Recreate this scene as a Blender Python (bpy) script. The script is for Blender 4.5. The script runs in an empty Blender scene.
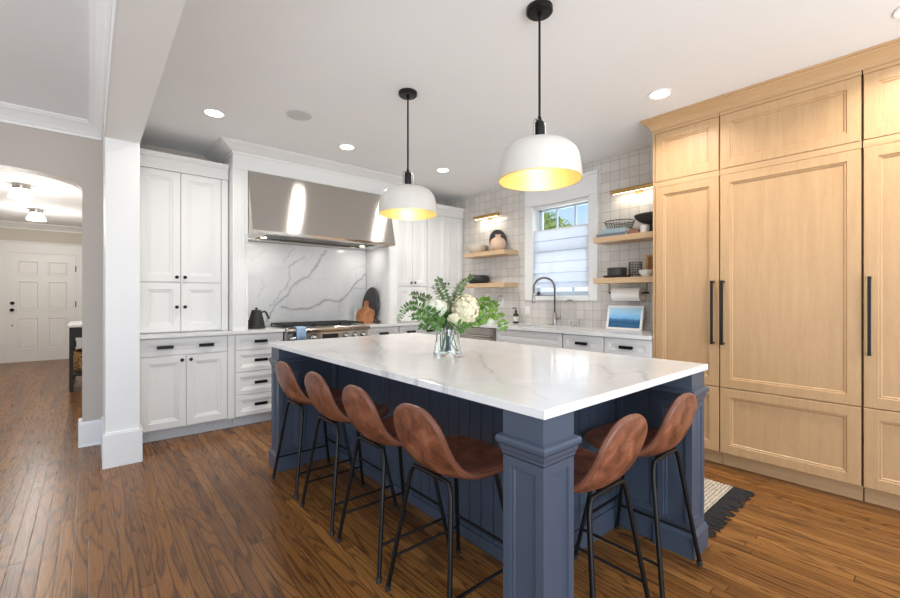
import bpy, math, random
import numpy as np
from mathutils import Vector, Matrix
random.seed(7); np.random.seed(7)
C = bpy.context.scene.collection
SC = bpy.context.scene
PI = math.pi

# ------------------------------------------------------------------ camera, world, big lights, exposure
FPX = 420.0
YAW = -math.atan(420/490.0) 
cam_d = bpy.data.cameras.new('camera'); cam = bpy.data.objects.new('camera', cam_d); C.objects.link(cam)
cam.location = (0, 0, 1.25); cam.rotation_euler = (PI/2, 0, YAW)
cam_d.sensor_width = 36; cam_d.lens = FPX/900*36; cam_d.shift_y = -1/900; cam_d.clip_start = .05
SC.camera = cam
SC.view_settings.view_transform = 'Standard'; SC.view_settings.look = 'None'
SC.view_settings.gamma = 1; SC.view_settings.use_curve_mapping = False
SC.view_settings.exposure = 0.18

W = bpy.data.worlds.new('sky'); SC.world = W; W.use_nodes = True
wn = W.node_tree; bg = wn.nodes['Background']
bg.inputs['Strength'].default_value = 1.0
_tc = wn.nodes.new('ShaderNodeTexCoord'); _sp = wn.nodes.new('ShaderNodeSeparateXYZ'); _rp = wn.nodes.new('ShaderNodeValToRGB')
wn.links.new(_tc.outputs['Generated'], _sp.inputs[0]); wn.links.new(_sp.outputs[2], _rp.inputs[0]); wn.links.new(_rp.outputs[0], bg.inputs['Color'])
_rp.color_ramp.elements[0].position = .04; _rp.color_ramp.elements[0].color = (.90, .95, 1, 1)
_rp.color_ramp.elements[1].position = .22; _rp.color_ramp.elements[1].color = (.42, .68, 1, 1)

def area(name, loc, rot, sx, sy, power, col=(1, 1, 1), spread=PI, shape='RECTANGLE'):
    d = bpy.data.lights.new(name, 'AREA'); d.shape = shape; d.size = sx; d.size_y = sy
    d.energy = power; d.color = col; d.spread = spread
    o = bpy.data.objects.new(name, d); C.objects.link(o); o.location = loc; o.rotation_euler = rot
    return o
# added area lamps standing in for daylight from unseen windows around the camera
area('daylight_rear', (1.6, -3.1, 1.5), (math.radians(-98), 0, PI), 4.5, 2.0, 60, (.90, .95, 1))
area('daylight_side', (-3.3, 1.0, 1.3), (PI/2+.6, 0, -PI/2), 4.5, 2.0, 42, (.92, .96, 1))
area('oak_fill', (-.6, -2.9, .85), (math.radians(-86), 0, math.radians(180-52)), 2.2, 1.5, 75, (.80, .89, 1))  # added cool fill on the lower oak fronts, no door stands here
area('ceiling_fill', (.7, -2.2, .5), (PI, 0, 0), 5.5, 1.6, 125, (.94, .97, 1))  # added up-facing lamp that brightens the ceiling, no window behind it
# daylight entering the kitchen window
area('daylight_kitchen_window', (4.6, 2.87, 1.9), (PI/2, 0, PI/2), .9, 1.2, 14, (.9, .96, 1))

# ------------------------------------------------------------------ helpers
def catmull(P, n):
    P = [Vector(p) for p in P]; out = []
    for i in range(len(P)-1):
        a = P[max(i-1, 0)]; b = P[i]; c = P[i+1]; d = P[min(i+2, len(P)-1)]
        for k in range(n):
            t = k/n
            out.append(.5*((2*b)+(c-a)*t+(2*a-5*b+4*c-d)*t*t+(3*b-a-3*c+d)*t**3))
    out.append(P[-1]); return out

class MB:
    def __init__(s): s.v = []; s.f = []; s.sm = []
    def add(s, vs, fs, smooth=False):
        k = len(s.v); s.v += [tuple(v) for v in vs]
        s.f += [tuple(i+k for i in f) for f in fs]; s.sm += [smooth]*len(fs); return s
    def box(s, x0, x1, y0, y1, z0, z1):
        x0, x1 = sorted((x0, x1)); y0, y1 = sorted((y0, y1)); z0, z1 = sorted((z0, z1))
        return s.add([(x0,y0,z0),(x1,y0,z0),(x1,y1,z0),(x0,y1,z0),(x0,y0,z1),(x1,y0,z1),(x1,y1,z1),(x0,y1,z1)],
                     [(0,3,2,1),(4,5,6,7),(0,1,5,4),(1,2,6,5),(2,3,7,6),(3,0,4,7)])
    def prism(s, poly, axis, a0, a1, smooth=False):
        # poly: 2-D points on the plane normal to axis, swept a0..a1
        def p(u, v, a): return {'x': (a, u, v), 'y': (u, a, v), 'z': (u, v, a)}[axis]
        n = len(poly); vs = [p(u, v, a0) for u, v in poly]+[p(u, v, a1) for u, v in poly]
        fs = [(i, (i+1) % n, n+(i+1) % n, n+i) for i in range(n)]
        k = len(s.v); s.add(vs, fs, smooth); s.add([], [])
        s.f += [tuple(range(k+n-1, k-1, -1)), tuple(range(k+n, k+2*n))]; s.sm += [False, False]; return s
    def lathe(s, prof, seg=32, c=(0, 0, 0), closed=False, smooth=True):
        vs = []; fs = []; n = len(prof)
        for j in range(seg):
            a = 2*PI*j/seg
            for r, z in prof: vs.append((c[0]+r*math.cos(a), c[1]+r*math.sin(a), c[2]+z))
        for j in range(seg):
            k = (j+1) % seg
            for i in range(n-1 if not closed else n):
                i2 = (i+1) % n
                fs.append((j*n+i, k*n+i, k*n+i2, j*n+i2))
        s.add(vs, fs, smooth)
        if not closed:
            k0 = len(s.v)-len(vs)
            for e, rev in ((0, True), (n-1, False)):
                if prof[e][0] > 1e-5:
                    ring = [k0+j*n+e for j in range(seg)]
                    s.f.append(tuple(ring[::-1] if rev else ring)); s.sm.append(False)
        return s
    def tube(s, path, r, seg=8, closed=False):
        P = [Vector(p) for p in path]; n = len(P); vs = []; fs = []
        R = r if isinstance(r, (list, tuple)) else [r]*n
        up = None
        for i in range(n):
            a = P[i-1] if (i > 0 or closed) else P[i]; b = P[(i+1) % n] if (i < n-1 or closed) else P[i]
            t = (b-a).normalized() if (b-a).length > 1e-9 else Vector((0, 0, 1))
            if up is None:
                up = Vector((0, 0, 1)) if abs(t.z) < .9 else Vector((1, 0, 0))
            up = (up-t*up.dot(t))
            up = up.normalized() if up.length > 1e-6 else t.orthogonal().normalized()
            w = t.cross(up)
            for j in range(seg):
                q = 2*PI*j/seg; vs.append(P[i]+(up*math.cos(q)+w*math.sin(q))*R[i])
        m = n if closed else n-1
        for i in range(m):
            i2 = (i+1) % n
            for j in range(seg):
                k = (j+1) % seg; fs.append((i*seg+j, i*seg+k, i2*seg+k, i2*seg+j))
        k0 = len(s.v); s.add(vs, fs, True)
        if not closed:
            s.f += [tuple(range(k0+seg-1, k0-1, -1)), tuple(range(k0+(n-1)*seg, k0+n*seg))]; s.sm += [False, False]
        return s
    def cyl(s, a, b, r, seg=16): return s.tube([a, b], r, seg)
    def sphere(s, c, r, sc=(1, 1, 1), seg=16, rings=10):
        prof = [(r*math.sin(PI*i/rings), -r*math.cos(PI*i/rings)) for i in range(rings+1)]
        k = len(s.v); s.lathe([(max(q, 1e-6), z) for q, z in prof], seg, (0, 0, 0))
        for i in range(k, len(s.v)):
            x, y, z = s.v[i]; s.v[i] = (c[0]+x*sc[0], c[1]+y*sc[1], c[2]+z*sc[2])
        return s
    def rings(s, x0, x1, z0, z1, yf, th, rg, back=True):
        # a panelled front facing -y: nested rectangles (inset, depth), last one capped; th = thickness behind
        L = [(x0, x1, z0, z1, yf+th)]+[(x0+i, x1-i, z0+i, z1-i, yf+d) for i, d in rg]
        k = len(s.v)
        for a, b, c, d, y in L: s.v += [(a,y,c),(b,y,c),(b,y,d),(a,y,d)]
        for i in range(len(L)-1):
            for j in range(4):
                j2 = (j+1) % 4
                s.f.append((k+4*i+j, k+4*i+j2, k+4*i+4+j2, k+4*i+4+j)); s.sm.append(False)
        e = k+4*(len(L)-1)
        s.f.append((e, e+1, e+2, e+3)); s.sm.append(False)
        if back: s.f.append((k+3, k+2, k+1, k)); s.sm.append(False)
        return s
    def xf(s, M, start=0):
        for i in range(start, len(s.v)): s.v[i] = tuple(M @ Vector(s.v[i]))
        return s
    def sub(s, off):
        s.v = [(a-off[0], b-off[1], c-off[2]) for a, b, c in s.v]; return s

def obj(name, mb, mat, parent=None, bev=0, label=None, recalc=True, sharp=40, solid=None, subd=0):
    me = bpy.data.meshes.new(name); me.from_pydata(mb.v, [], mb.f); me.update()
    me.polygons.foreach_set('use_smooth', mb.sm)
    if recalc:
        import bmesh
        b = bmesh.new(); b.from_mesh(me); bmesh.ops.recalc_face_normals(b, faces=b.faces); b.to_mesh(me); b.free()
    if any(mb.sm): me.set_sharp_from_angle(angle=math.radians(sharp))
    o = bpy.data.objects.new(name, me); C.objects.link(o)
    me.materials.append(M[mat] if isinstance(mat, str) else mat)
    if parent: o.parent = parent
    if solid:
        m = o.modifiers.new('t', 'SOLIDIFY'); m.thickness = solid; m.offset = -1
    if subd:
        m = o.modifiers.new('s', 'SUBSURF'); m.levels = subd; m.render_levels = subd
    if bev:
        m = o.modifiers.new('b', 'BEVEL'); m.width = bev; m.segments = 2; m.limit_method = 'ANGLE'; m.angle_limit = math.radians(40)
    if label: o['label'] = label
    return o
def tag(o, label, cat, group=None, kind=None):
    o['label'] = label; o['category'] = cat
    if group: o['group'] = group
    if kind: o['kind'] = kind
    return o
def thing(name, label, cat, loc=(0, 0, 0), rz=0, group=None):
    o = bpy.data.objects.new(name, None); C.objects.link(o); o.empty_display_size = .1
    o.location = loc; o.rotation_euler = (0, 0, rz); return tag(o, label, cat, group)
def struct(name, mb, mat, bev=0, **k):
    o = obj(name, mb, mat, None, bev, **k); o['kind'] = 'structure'; return o
def dup(root, loc, rz, label):
    r = root.copy(); C.objects.link(r); r.location = loc; r.rotation_euler = (0, 0, rz); r['label'] = label
    def rec(a, b):
        for ch in a.children:
            if ch is b: continue
            c = ch.copy(); C.objects.link(c); c.parent = b; rec(ch, c)
    rec(root, r); return r

# ------------------------------------------------------------------ materials
M = {}
class NT:
    def __init__(s, name):
        s.m = bpy.data.materials.new(name); s.m.use_nodes = True; s.t = s.m.node_tree
        s.b = s.t.nodes['Principled BSDF']; M[name] = s.m
    def n(s, typ, **k):
        x = s.t.nodes.new('ShaderNode'+typ)
        for a, v in k.items():
            if a == 'ins':
                for i, q in v.items(): s.set(x.inputs[i], q)
            else: setattr(x, a, v)
        return x
    def set(s, sock, q):
        if hasattr(q, 'is_output'): s.t.links.new(q, sock)
        else: sock.default_value = q
    def math(s, op, a, b=0.0, c=None):
        x = s.n('Math', operation=op); s.set(x.inputs[0], a); s.set(x.inputs[1], b)
        if c is not None: s.set(x.inputs[2], c)
        return x.outputs[0]
    def mix(s, f, a, b):
        x = s.n('Mix', data_type='RGBA'); s.set(x.inputs[0], f); s.set(x.inputs[6], a); s.set(x.inputs[7], b); return x.outputs[2]
    def co(s): return s.n('TexCoord').outputs['Object']
    def mapv(s, v, scale=(1, 1, 1), rnd=False):
        x = s.n('Mapping'); s.set(x.inputs[0], v); x.inputs[3].default_value = scale
        if rnd:
            r = s.n('ObjectInfo').outputs['Random']; c = s.n('CombineXYZ')
            for i in range(3): s.set(c.inputs[i], s.math('MULTIPLY', r, 17.3+i*5))
            s.set(x.inputs[1], c.outputs[0])
        return x.outputs[0]
    def noise(s, v, scale, detail=3, rough=.5, dist=0, dim='3D'):
        x = s.n('TexNoise'); s.set(x.inputs['Vector'], v); x.inputs['Scale'].default_value = scale
        x.inputs['Detail'].default_value = detail; x.inputs['Roughness'].default_value = rough; x.inputs['Distortion'].default_value = dist
        return x.outputs['Fac']
    def ramp(s, f, stops):
        x = s.n('ValToRGB'); s.set(x.inputs[0], f); e = x.color_ramp.elements
        while len(e) < len(stops): e.new(.5)
        for i, (p, c) in enumerate(stops):
            e[i].position = p; e[i].color = (c if len(c) == 4 else (*c, 1)) if isinstance(c, tuple) else (c, c, c, 1)
        return x.outputs[0]
    def bump(s, h, strength=.2, dist=.002):
        x = s.n('Bump'); x.inputs['Strength'].default_value = strength; x.inputs['Distance'].default_value = dist
        s.set(x.inputs['Height'], h); s.set(s.b.inputs['Normal'], x.outputs[0])
    def p(s, **k):
        for a, v in k.items():
            nm = {'col': 'Base Color', 'rough': 'Roughness', 'metal': 'Metallic', 'trans': 'Transmission Weight', 'ior': 'IOR',
                  'coat': 'Coat Weight', 'spec': 'Specular IOR Level', 'ecol': 'Emission Color', 'emit': 'Emission Strength',
                  'aniso': 'Anisotropic', 'sss': 'Subsurface Weight', 'sheen': 'Sheen Weight'}[a]
            if isinstance(v, tuple) and len(v) == 3: v = (*v, 1)
            s.set(s.b.inputs[nm], v)
        return s
def simple(name, col, rough=.5, metal=0, var=.06, scale=12, bump=0, **k):
    t = NT(name); v = t.mapv(t.co(), rnd=True); f = t.noise(v, scale, 3)
    a = tuple(c*(1-var) for c in col); b = tuple(min(1, c*(1+var)) for c in col)
    t.p(col=t.mix(f, (*a, 1), (*b, 1)), rough=rough, metal=metal, **k)
    if bump: t.bump(t.noise(v, scale*8, 2), bump, .001)
    return t
simple('ceiling_paint', (.85, .855, .86), .7, var=.015, scale=2)
simple('trim_paint', (.83, .825, .81), .4, var=.015, scale=3)
simple('wall_taupe', (.50, .445, .395), .6, var=.02, scale=3)
simple('wall_beige', (.62, .57, .49), .6, var=.02, scale=3)
simple('wall_white', (.74, .72, .69), .6, var=.02, scale=3)
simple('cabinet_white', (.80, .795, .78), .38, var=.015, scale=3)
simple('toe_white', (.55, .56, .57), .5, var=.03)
simple('navy', (.035, .062, .12), .38, var=.12, scale=4)
simple('slate_blue', (.085, .115, .165), .38, var=.08, scale=4)
simple('black_metal', (.014, .013, .013), .38, .6, var=.2, scale=20)
simple('black_matte', (.018, .018, .019), .55, var=.2, scale=20)
simple('charcoal', (.04, .038, .037), .5, var=.25, scale=30)
simple('chrome', (.72, .71, .69), .16, 1, var=.04)
simple('fringe_yarn', (.022, .018, .017), .9, var=.3, scale=60)
simple('nickel', (.42, .40, .38), .28, 1, var=.05)
simple('brass', (.62, .40, .15), .3, 1, var=.08, scale=30)
simple('pendant_white', (.67, .645, .60), .35, var=.02)
simple('gold_lining', (.86, .64, .30), .38, .5, var=.06, scale=20)
simple('paper', (.82, .79, .75), .9, var=.04, scale=40, bump=.2)
simple('tan_ceramic', (.70, .50, .36), .6, var=.12, scale=18)
simple('pale_wood', (.68, .60, .50), .55, var=.1, scale=8)
simple('white_ceramic', (.80, .79, .77), .25, var=.03)
simple('cream_ceramic', (.72, .71, .64), .3, var=.05)
simple('amber_glass', (.02, .013, .009), .12, var=.1)
simple('label_paper', (.62, .60, .55), .7, var=.05)
simple('book_grey', (.16, .19, .22), .6, var=.15, scale=25)
simple('book_blue', (.33, .42, .46), .6, var=.12, scale=25)
simple('book_red', (.30, .12, .08), .6, var=.15)
simple('page_paper', (.74, .70, .62), .8, var=.08, scale=60)
simple('blue_patch', (.30, .45, .62), .85, var=.2, scale=40, bump=.4)
simple('gold_frame', (.55, .30, .06), .35, .5, var=.12)
simple('stem_green', (.10, .17, .05), .5, var=.3, scale=40)
simple('leaf_green', (.06, .16, .022), .45, var=.45, scale=30)
simple('leaf_bright', (.13, .255, .03), .45, var=.4, scale=30)
simple('leaf_grey', (.10, .15, .055), .5, var=.35, scale=30)
simple('leaf_dusty', (.30, .27, .22), .6, var=.3, scale=30)
simple('petal', (.84, .77, .54), .6, var=.1, scale=18, sss=.15)
simple('petal_white', (.83, .80, .66), .6, var=.1, scale=18, sss=.15)
simple('tree_leaf', (.62, .80, .10), .6, var=.6, scale=3)
simple('bark', (.10, .07, .05), .8, var=.3)
simple('grass', (.10, .28, .06), .9, var=.3, scale=2)
simple('siding', (.50, .62, .75), .6, var=.05)
simple('stone_white', (.72, .71, .70), .35, var=.05)
simple('plastic_white', (.78, .77, .75), .4, var=.02)
simple('window_vinyl', (.55, .64, .72), .4, var=.03)
simple('dark_gap', (.02, .018, .016), .8, var=.1)
simple('speaker_grille', (.60, .60, .59), .7, var=.04, scale=200)

def emit(name, col, s):
    t = NT(name); t.p(col=(.9, .9, .9), ecol=col, emit=s, rough=.4); return t
emit('lamp_face', (1, .93, .82), 9)
emit('bulb_warm', (1, .84, .55), 1.0)
emit('hall_glass', (1, .95, .88), 1.6)
emit('hood_bulb', (1, .85, .6), 3)
emit('strip_warm', (1, .84, .62), 3)

def glass(name, col=(1, 1, 1), rough=0):
    t = NT(name); t.p(col=col, trans=1.0, rough=rough, ior=1.45); return t
glass('vase_glass', (.97, .99, .98))
t = NT('water'); t.p(col=(.95, .99, .97), trans=1.0, rough=0, ior=1.33)
t = NT('pane'); out = t.t.nodes['Material Output']
fr = t.n('Fresnel'); fr.inputs[0].default_value = 1.45
tr = t.n('BsdfTransparent'); gl = t.n('BsdfGlossy'); gl.inputs['Roughness'].default_value = .02
mx = t.n('MixShader'); t.set(mx.inputs[0], fr.outputs[0]); t.set(mx.inputs[1], tr.outputs[0]); t.set(mx.inputs[2], gl.outputs[0]); t.set(out.inputs[0], mx.outputs[0])
t = NT('shade_fabric'); out = t.t.nodes['Material Output']
df = t.n('BsdfDiffuse'); df.inputs[0].default_value = (.84, .86, .9, 1); tl = t.n('BsdfTranslucent'); tl.inputs[0].default_value = (.85, .89, .95, 1)
mx = t.n('MixShader'); mx.inputs[0].default_value = .5; t.set(mx.inputs[1], df.outputs[0]); t.set(mx.inputs[2], tl.outputs[0]); t.set(out.inputs[0], mx.outputs[0])

# stainless steel, brushed
t = NT('steel'); v = t.co(); g = t.noise(t.mapv(v, (3, 3, 400)), 3, 3)
t.p(col=t.mix(g, (.50, .47, .43, 1), (.64, .61, .57, 1)), metal=1, rough=t.ramp(g, [(0, .15), (1, .20)]), aniso=.96)
t.b.inputs['Anisotropic Rotation'].default_value = .25
ge = t.n('NewGeometry'); tg = t.n('VectorMath', operation='CROSS_PRODUCT'); t.set(tg.inputs[0], ge.outputs['Normal']); tg.inputs[1].default_value = (.02, .03, 1)
tn = t.n('VectorMath', operation='NORMALIZE'); t.set(tn.inputs[0], tg.outputs[0]); t.set(t.b.inputs['Tangent'], tn.outputs[0])
# oak veneer with vertical grain
def oak(name, sc, c0, c1, c2):
    t = NT(name); v = t.mapv(t.co(), sc, rnd=True)
    a = t.noise(v, 9, 4, .6, .6); b = t.noise(t.mapv(t.co(), tuple(x*4 for x in sc), rnd=True), 20, 2)
    f = t.math('ADD', t.math('MULTIPLY', a, .65), t.math('MULTIPLY', b, .35))
    t.p(col=t.ramp(f, [(.30, c0), (.5, c1), (.72, c2)]), rough=.42); t.bump(b, .08, .0006)
oak('oak', (3, 3, .22), (.45, .272, .132), (.50, .312, .157), (.55, .35, .182))
oak('oak_across', (.22, .22, 3), (.45, .272, .132), (.50, .312, .157), (.55, .35, .182))
oak('shelf_wood', (3, .3, 3), (.50, .33, .18), (.61, .42, .25), (.68, .49, .31))
oak('board_wood', (1.4, 1.4, 1.0), (.13, .04, .012), (.33, .125, .04), (.52, .25, .10))
# oak strip floor, boards along Y
t = NT('oak_floor'); v = t.co(); sp = t.n('SeparateXYZ'); t.set(sp.inputs[0], v); X, Y = sp.outputs[0], sp.outputs[1]
bw = .057; rx = t.math('DIVIDE', t.math('ADD', X, 40.02), bw); row = t.math('FLOOR', rx)
w1 = t.n('TexWhiteNoise', noise_dimensions='1D'); t.set(w1.inputs['W'], row)
yy = t.math('DIVIDE', t.math('ADD', Y, t.math('MULTIPLY', w1.outputs['Value'], 7.3)), 1.15); pid = t.math('FLOOR', yy)
cv = t.n('CombineXYZ'); t.set(cv.inputs[0], row); t.set(cv.inputs[1], pid)
w2 = t.n('TexWhiteNoise', noise_dimensions='2D'); t.set(w2.inputs['Vector'], cv.outputs[0]); h = w2.outputs['Value']
fx = t.math('FRACT', rx); fy = t.math('FRACT', yy)
ex = t.math('MINIMUM', fx, t.math('SUBTRACT', 1.0, fx)); ey = t.math('MULTIPLY', t.math('MINIMUM', fy, t.math('SUBTRACT', 1.0, fy)), 16.0)
gap = t.math('SMOOTH_MIN', ex, ey, .01); gapm = t.ramp(gap, [(.01, 0.0), (.05, 1.0)])
gv = t.n('CombineXYZ'); t.set(gv.inputs[0], X); t.set(gv.inputs[1], t.math('MULTIPLY', Y, .085)); t.set(gv.inputs[2], t.math('MULTIPLY', h, 31.0))
n1 = t.noise(gv.outputs[0], 9, 1.2, .4, .25); wv = t.math('SINE', t.math('MULTIPLY', n1, 85.0))
lines = t.ramp(t.math('MULTIPLY_ADD', wv, .5, .5), [(.0, 0.0), (.29, 1.0)])
fine = t.noise(t.mapv(gv.outputs[0], (8, 1.2, 1)), 40, 2)
base = t.ramp(h, [(0, (.16, .063, .016)), (.25, (.225, .092, .023)), (.75, (.275, .116, .030)), (1, (.34, .150, .042))])
dark = t.mix(.85, base, (.030, .012, .005, 1))
col = t.mix(t.math('MULTIPLY_ADD', lines, .74, .26), dark, base)
col = t.mix(t.math('MULTIPLY', fine, .25), col, (.06, .024, .010, 1))
col = t.mix(gapm, (.055, .023, .009, 1), col)
t.p(col=col, rough=t.math('MULTIPLY_ADD', fine, .12, .22), spec=.25)
t.bump(t.math('ADD', t.math('MULTIPLY', gapm, .6), t.math('MULTIPLY', lines, .12)), .25, .0015)
# handmade wall tile, straight grid of 102 mm (tile faces lie on the YZ plane)
t = NT('wall_tile'); v = t.co(); sp = t.n('SeparateXYZ'); t.set(sp.inputs[0], v); Y, Z = sp.outputs[1], sp.outputs[2]
ty = t.math('DIVIDE', Y, .102); tz = t.math('DIVIDE', t.math('ADD', Z, .03), .104)
cv = t.n('CombineXYZ'); t.set(cv.inputs[0], t.math('FLOOR', ty)); t.set(cv.inputs[1], t.math('FLOOR', tz))
w2 = t.n('TexWhiteNoise', noise_dimensions='2D'); t.set(w2.inputs['Vector'], cv.outputs[0])
fx = t.math('FRACT', ty); fy = t.math('FRACT', tz)
ex = t.math('MINIMUM', fx, t.math('SUBTRACT', 1.0, fx)); ey = t.math('MINIMUM', fy, t.math('SUBTRACT', 1.0, fy))
e = t.math('MINIMUM', ex, ey); gm = t.ramp(e, [(.012, 0.0), (.03, 1.0)])
cl = t.n('TexNoise'); t.set(cl.inputs['Vector'], v); cl.inputs['Scale'].default_value = 14
tc = t.ramp(w2.outputs['Value'], [(0, (.58, .54, .49)), (.5, (.63, .59, .545)), (1, (.68, .64, .60))])
tc = t.mix(t.math('MULTIPLY', cl.outputs['Fac'], .35), tc, (.74, .71, .68, 1))
t.p(col=t.mix(gm, (.36, .33, .30, 1), tc), rough=t.ramp(gm, [(0, .7), (1, .14)]))
t.bump(t.math('ADD', t.math('MULTIPLY', gm, .7), t.math('ADD', t.math('MULTIPLY', cl.outputs['Fac'], .5), t.math('MULTIPLY', w2.outputs['Value'], .25))), .35, .004)
# white quartz with grey veins (vein strength stored per vertex), and a plain one
def quartz(name, attr):
    t = NT(name); v = t.mapv(t.co(), rnd=False)
    cloud = t.noise(v, 2.6, 5, .6, .8)
    base = t.mix(t.ramp(cloud, [(.38, 0.0), (.72, 1.0)]), (.80, .795, .785, 1), (.70, .695, .69, 1))
    if attr:
        at = t.n('Attribute', attribute_name='vein'); base = t.mix(at.outputs['Fac'], base, (.33, .33, .345, 1))
    t.p(col=base, rough=.13)
quartz('quartz_veined', True); quartz('quartz', False)
# leather
t = NT('leather'); v = t.mapv(t.co(), rnd=True); a = t.noise(v, 13, 6, .7, .5); b = t.noise(v, 160, 2)
t.p(col=t.ramp(a, [(.32, (.075, .024, .012)), (.5, (.20, .068, .034)), (.68, (.34, .132, .072))]), rough=t.ramp(a, [(.3, .30), (.7, .42)])); t.bump(b, .12, .0008)
t = NT('leather_edge'); v = t.co(); a = t.noise(v, 12, 3); t.p(col=t.mix(a, (.13, .045, .024, 1), (.24, .09, .05, 1)), rough=.35)
# rug
t = NT('jute'); v = t.co(); sp = t.n('SeparateXYZ'); t.set(sp.inputs[0], v)
w = t.math('SINE', t.math('MULTIPLY', sp.outputs[0], 260.0)); w2 = t.math('SINE', t.math('MULTIPLY', t.math('ADD', sp.outputs[1], t.math('MULTIPLY', t.noise(v, 30, 2), .012)), 300.0)); k = t.math('MULTIPLY', w, w2)
n_ = t.noise(v, 60, 2); f = t.math('ADD', t.math('MULTIPLY_ADD', t.math('ADD', w2, t.math('MULTIPLY', k, 1.2)), .17, .26), t.math('MULTIPLY', n_, .55))
t.p(col=t.ramp(f, [(.2, (.16, .11, .07)), (.5, (.48, .40, .30)), (.8, (.72, .66, .56))]), rough=.9); t.bump(k, .6, .004)
# woven basket
t = NT('wicker'); v = t.co(); a = t.noise(t.mapv(v, (1, 1, 2.2)), 22, 2)
t.p(col=t.ramp(a, [(.35, (.05, .025, .012)), (.5, (.34, .17, .06)), (.65, (.62, .42, .20))]), rough=.8); t.bump(a, .5, .01)
# seascape print: sky over a band of sea with surf
t = NT('seascape'); v = t.co(); sp = t.n('SeparateXYZ'); t.set(sp.inputs[0], v)
n_ = t.noise(t.mapv(v, (18, 1, 60)), 1, 4); z = t.math('ADD', sp.outputs[2], t.math('MULTIPLY_ADD', n_, .05, -.025))
t.p(col=t.ramp(t.math('MULTIPLY', z, 5.0), [(.06, (.02, .12, .26)), (.30, (.015, .10, .24)), (.38, (.06, .22, .42)), (.46, (.16, .45, .78)), (.8, (.42, .70, .93)), (1, (.50, .76, .95))]), rough=.25)
simple('island_paint', (.060, .077, .110), .36, var=.1, scale=4)

# ------------------------------------------------------------------ the room
CEIL = 2.72; XW = 4.13; YW = 4.95
struct('floor', MB().box(-3.4, 4.3, -3.2, 11.9, -.1, 0), 'oak_floor')
struct('ceiling', MB().box(-3.4, 4.3, -3.2, 11.9, CEIL, CEIL+.1), 'ceiling_paint')
wy0, wy1, wz0, wz1 = 2.475, 3.262, 1.265, 2.375          # kitchen window opening
w = MB(); w.box(XW, XW+.16, -1.2, wy0, 0, CEIL); w.box(XW, XW+.16, wy1, YW+.15, 0, CEIL)
w.box(XW, XW+.16, wy0, wy1, 0, wz0); w.box(XW, XW+.16, wy0, wy1, wz1, CEIL)
struct('wall_right', w, 'wall_tile')
struct('wall_left', MB().box(.29, XW, YW, YW+.15, 0, CEIL), 'wall_taupe')
# taupe wall with the arched opening to the hall
poly = [(-3.3, 0), (-1.05, 0), (-1.05, 2.16)]
for i in range(1, 24):
    a = PI-PI*i/24; poly.append((-.55+.5*math.cos(a), 2.16+.115*math.sin(a)))
poly += [(-.05, 2.16), (-.05, 0), (.085, 0), (.085, CEIL), (-3.3, CEIL)]
struct('wall_arch', MB().prism(poly, 'y', 4.70, 4.84), 'wall_taupe')
struct('wall_column', MB().box(.085, .29, 3.985, YW, 0, CEIL), 'trim_paint', .003)
b = MB().box(.068, .305, 3.965, 4.6, 0, .245).prism([(.072, .245), (.301, .245), (.292, .258), (.082, .258)], 'y', 3.972, 4.6)
struct('baseboard_column', b, 'trim_paint', .003)
b = MB()
for y0, s in ((4.70, -1),):
    for x0, x1 in ((-.075, .085), (-3.3, -1.03)):
        b.prism([(y0, 0), (y0-.016, 0), (y0-.016, .185), (y0-.008, .207), (y0, .207)], 'x', x0, x1)
        b.prism([(y0-.016, 0), (y0-.030, 0), (y0-.026, .014), (y0-.016, .02)], 'x', x0, x1)
b.box(-.075, -.05, 4.70, 4.86, 0, .207)
struct('baseboard_left', b, 'trim_paint')
struct('trim_beam', MB().box(.085, .29, -3.2, 3.985, 2.43, CEIL), 'trim_paint', .003)
def crown(h, d, s=1):   # profile (out, up) measured down from the ceiling
    return [(0, -h), (.010, -h), (.012, -h+.018), (.020, -h+.022), (.30*d, -.62*h), (.62*d, -.34*h), (.86*d, -.2*h), (.88*d, -.14*h), (d, -.12*h), (d, 0), (0, 0)]
c = MB().prism([(4.70-o, CEIL+z) for o, z in crown(.115, .13)], 'x', -3.3, .085)
struct('trim_crown_arch', c, 'trim_paint')
c = MB().prism([(.085-o, CEIL+z) for o, z in crown(.115, .10)], 'y', -3.2, 4.70)
c.box(.078, .085, -3.2, 3.985, 2.43, 2.60)
struct('trim_crown_beam', c, 'trim_paint')

# the hall behind the arch
struct('wall_hall', MB().box(-3.4, .4, 11.7, 11.85, 0, CEIL), 'wall_beige')
struct('wall_hall_right', MB().box(.12, .26, 4.95, 11.7, 0, CEIL), 'wall_beige')
struct('wall_hall_left', MB().box(-2.6, -2.46, 4.84, 11.7, 0, CEIL), 'wall_beige')
c = MB().prism([(11.7-o, CEIL+z) for o, z in crown(.12, .14)], 'x', -2.46, .12)
c.prism([(.12-o, CEIL+z) for o, z in crown(.12, .24)], 'y', 4.84, 11.7)
struct('trim_crown_hall', c, 'trim_paint')
t = MB()
t.box(-1.36, -1.215, 11.66, 11.7, 0, 2.13).box(-.225, -.07, 11.66, 11.7, 0, 2.13)
t.box(-2.46, .12, 11.655, 11.7, 2.13, 2.33).box(-2.46, .12, 11.635, 11.7, 2.33, 2.36)
t.box(-2.46, -1.36, 11.685, 11.7, 0, .2)
struct('trim_door_casing', t, 'trim_paint', .004)
d = MB().box(-1.215, -.225, 11.672, 11.69, 0, 2.13)
for x0, x1 in ((-1.08, -.77), (-.66, -.35)):
    for z0, z1 in ((.24, .86), (1.0, 1.58), (1.70, 1.98)):
        d.rings(x0, x1, z0, z1, 11.672, .004, [(0, 0), (0, -.012), (.012, -.012), (.03, .001), (.05, -.006)])
d = struct('door_1', d, 'trim_paint', .002)
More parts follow.
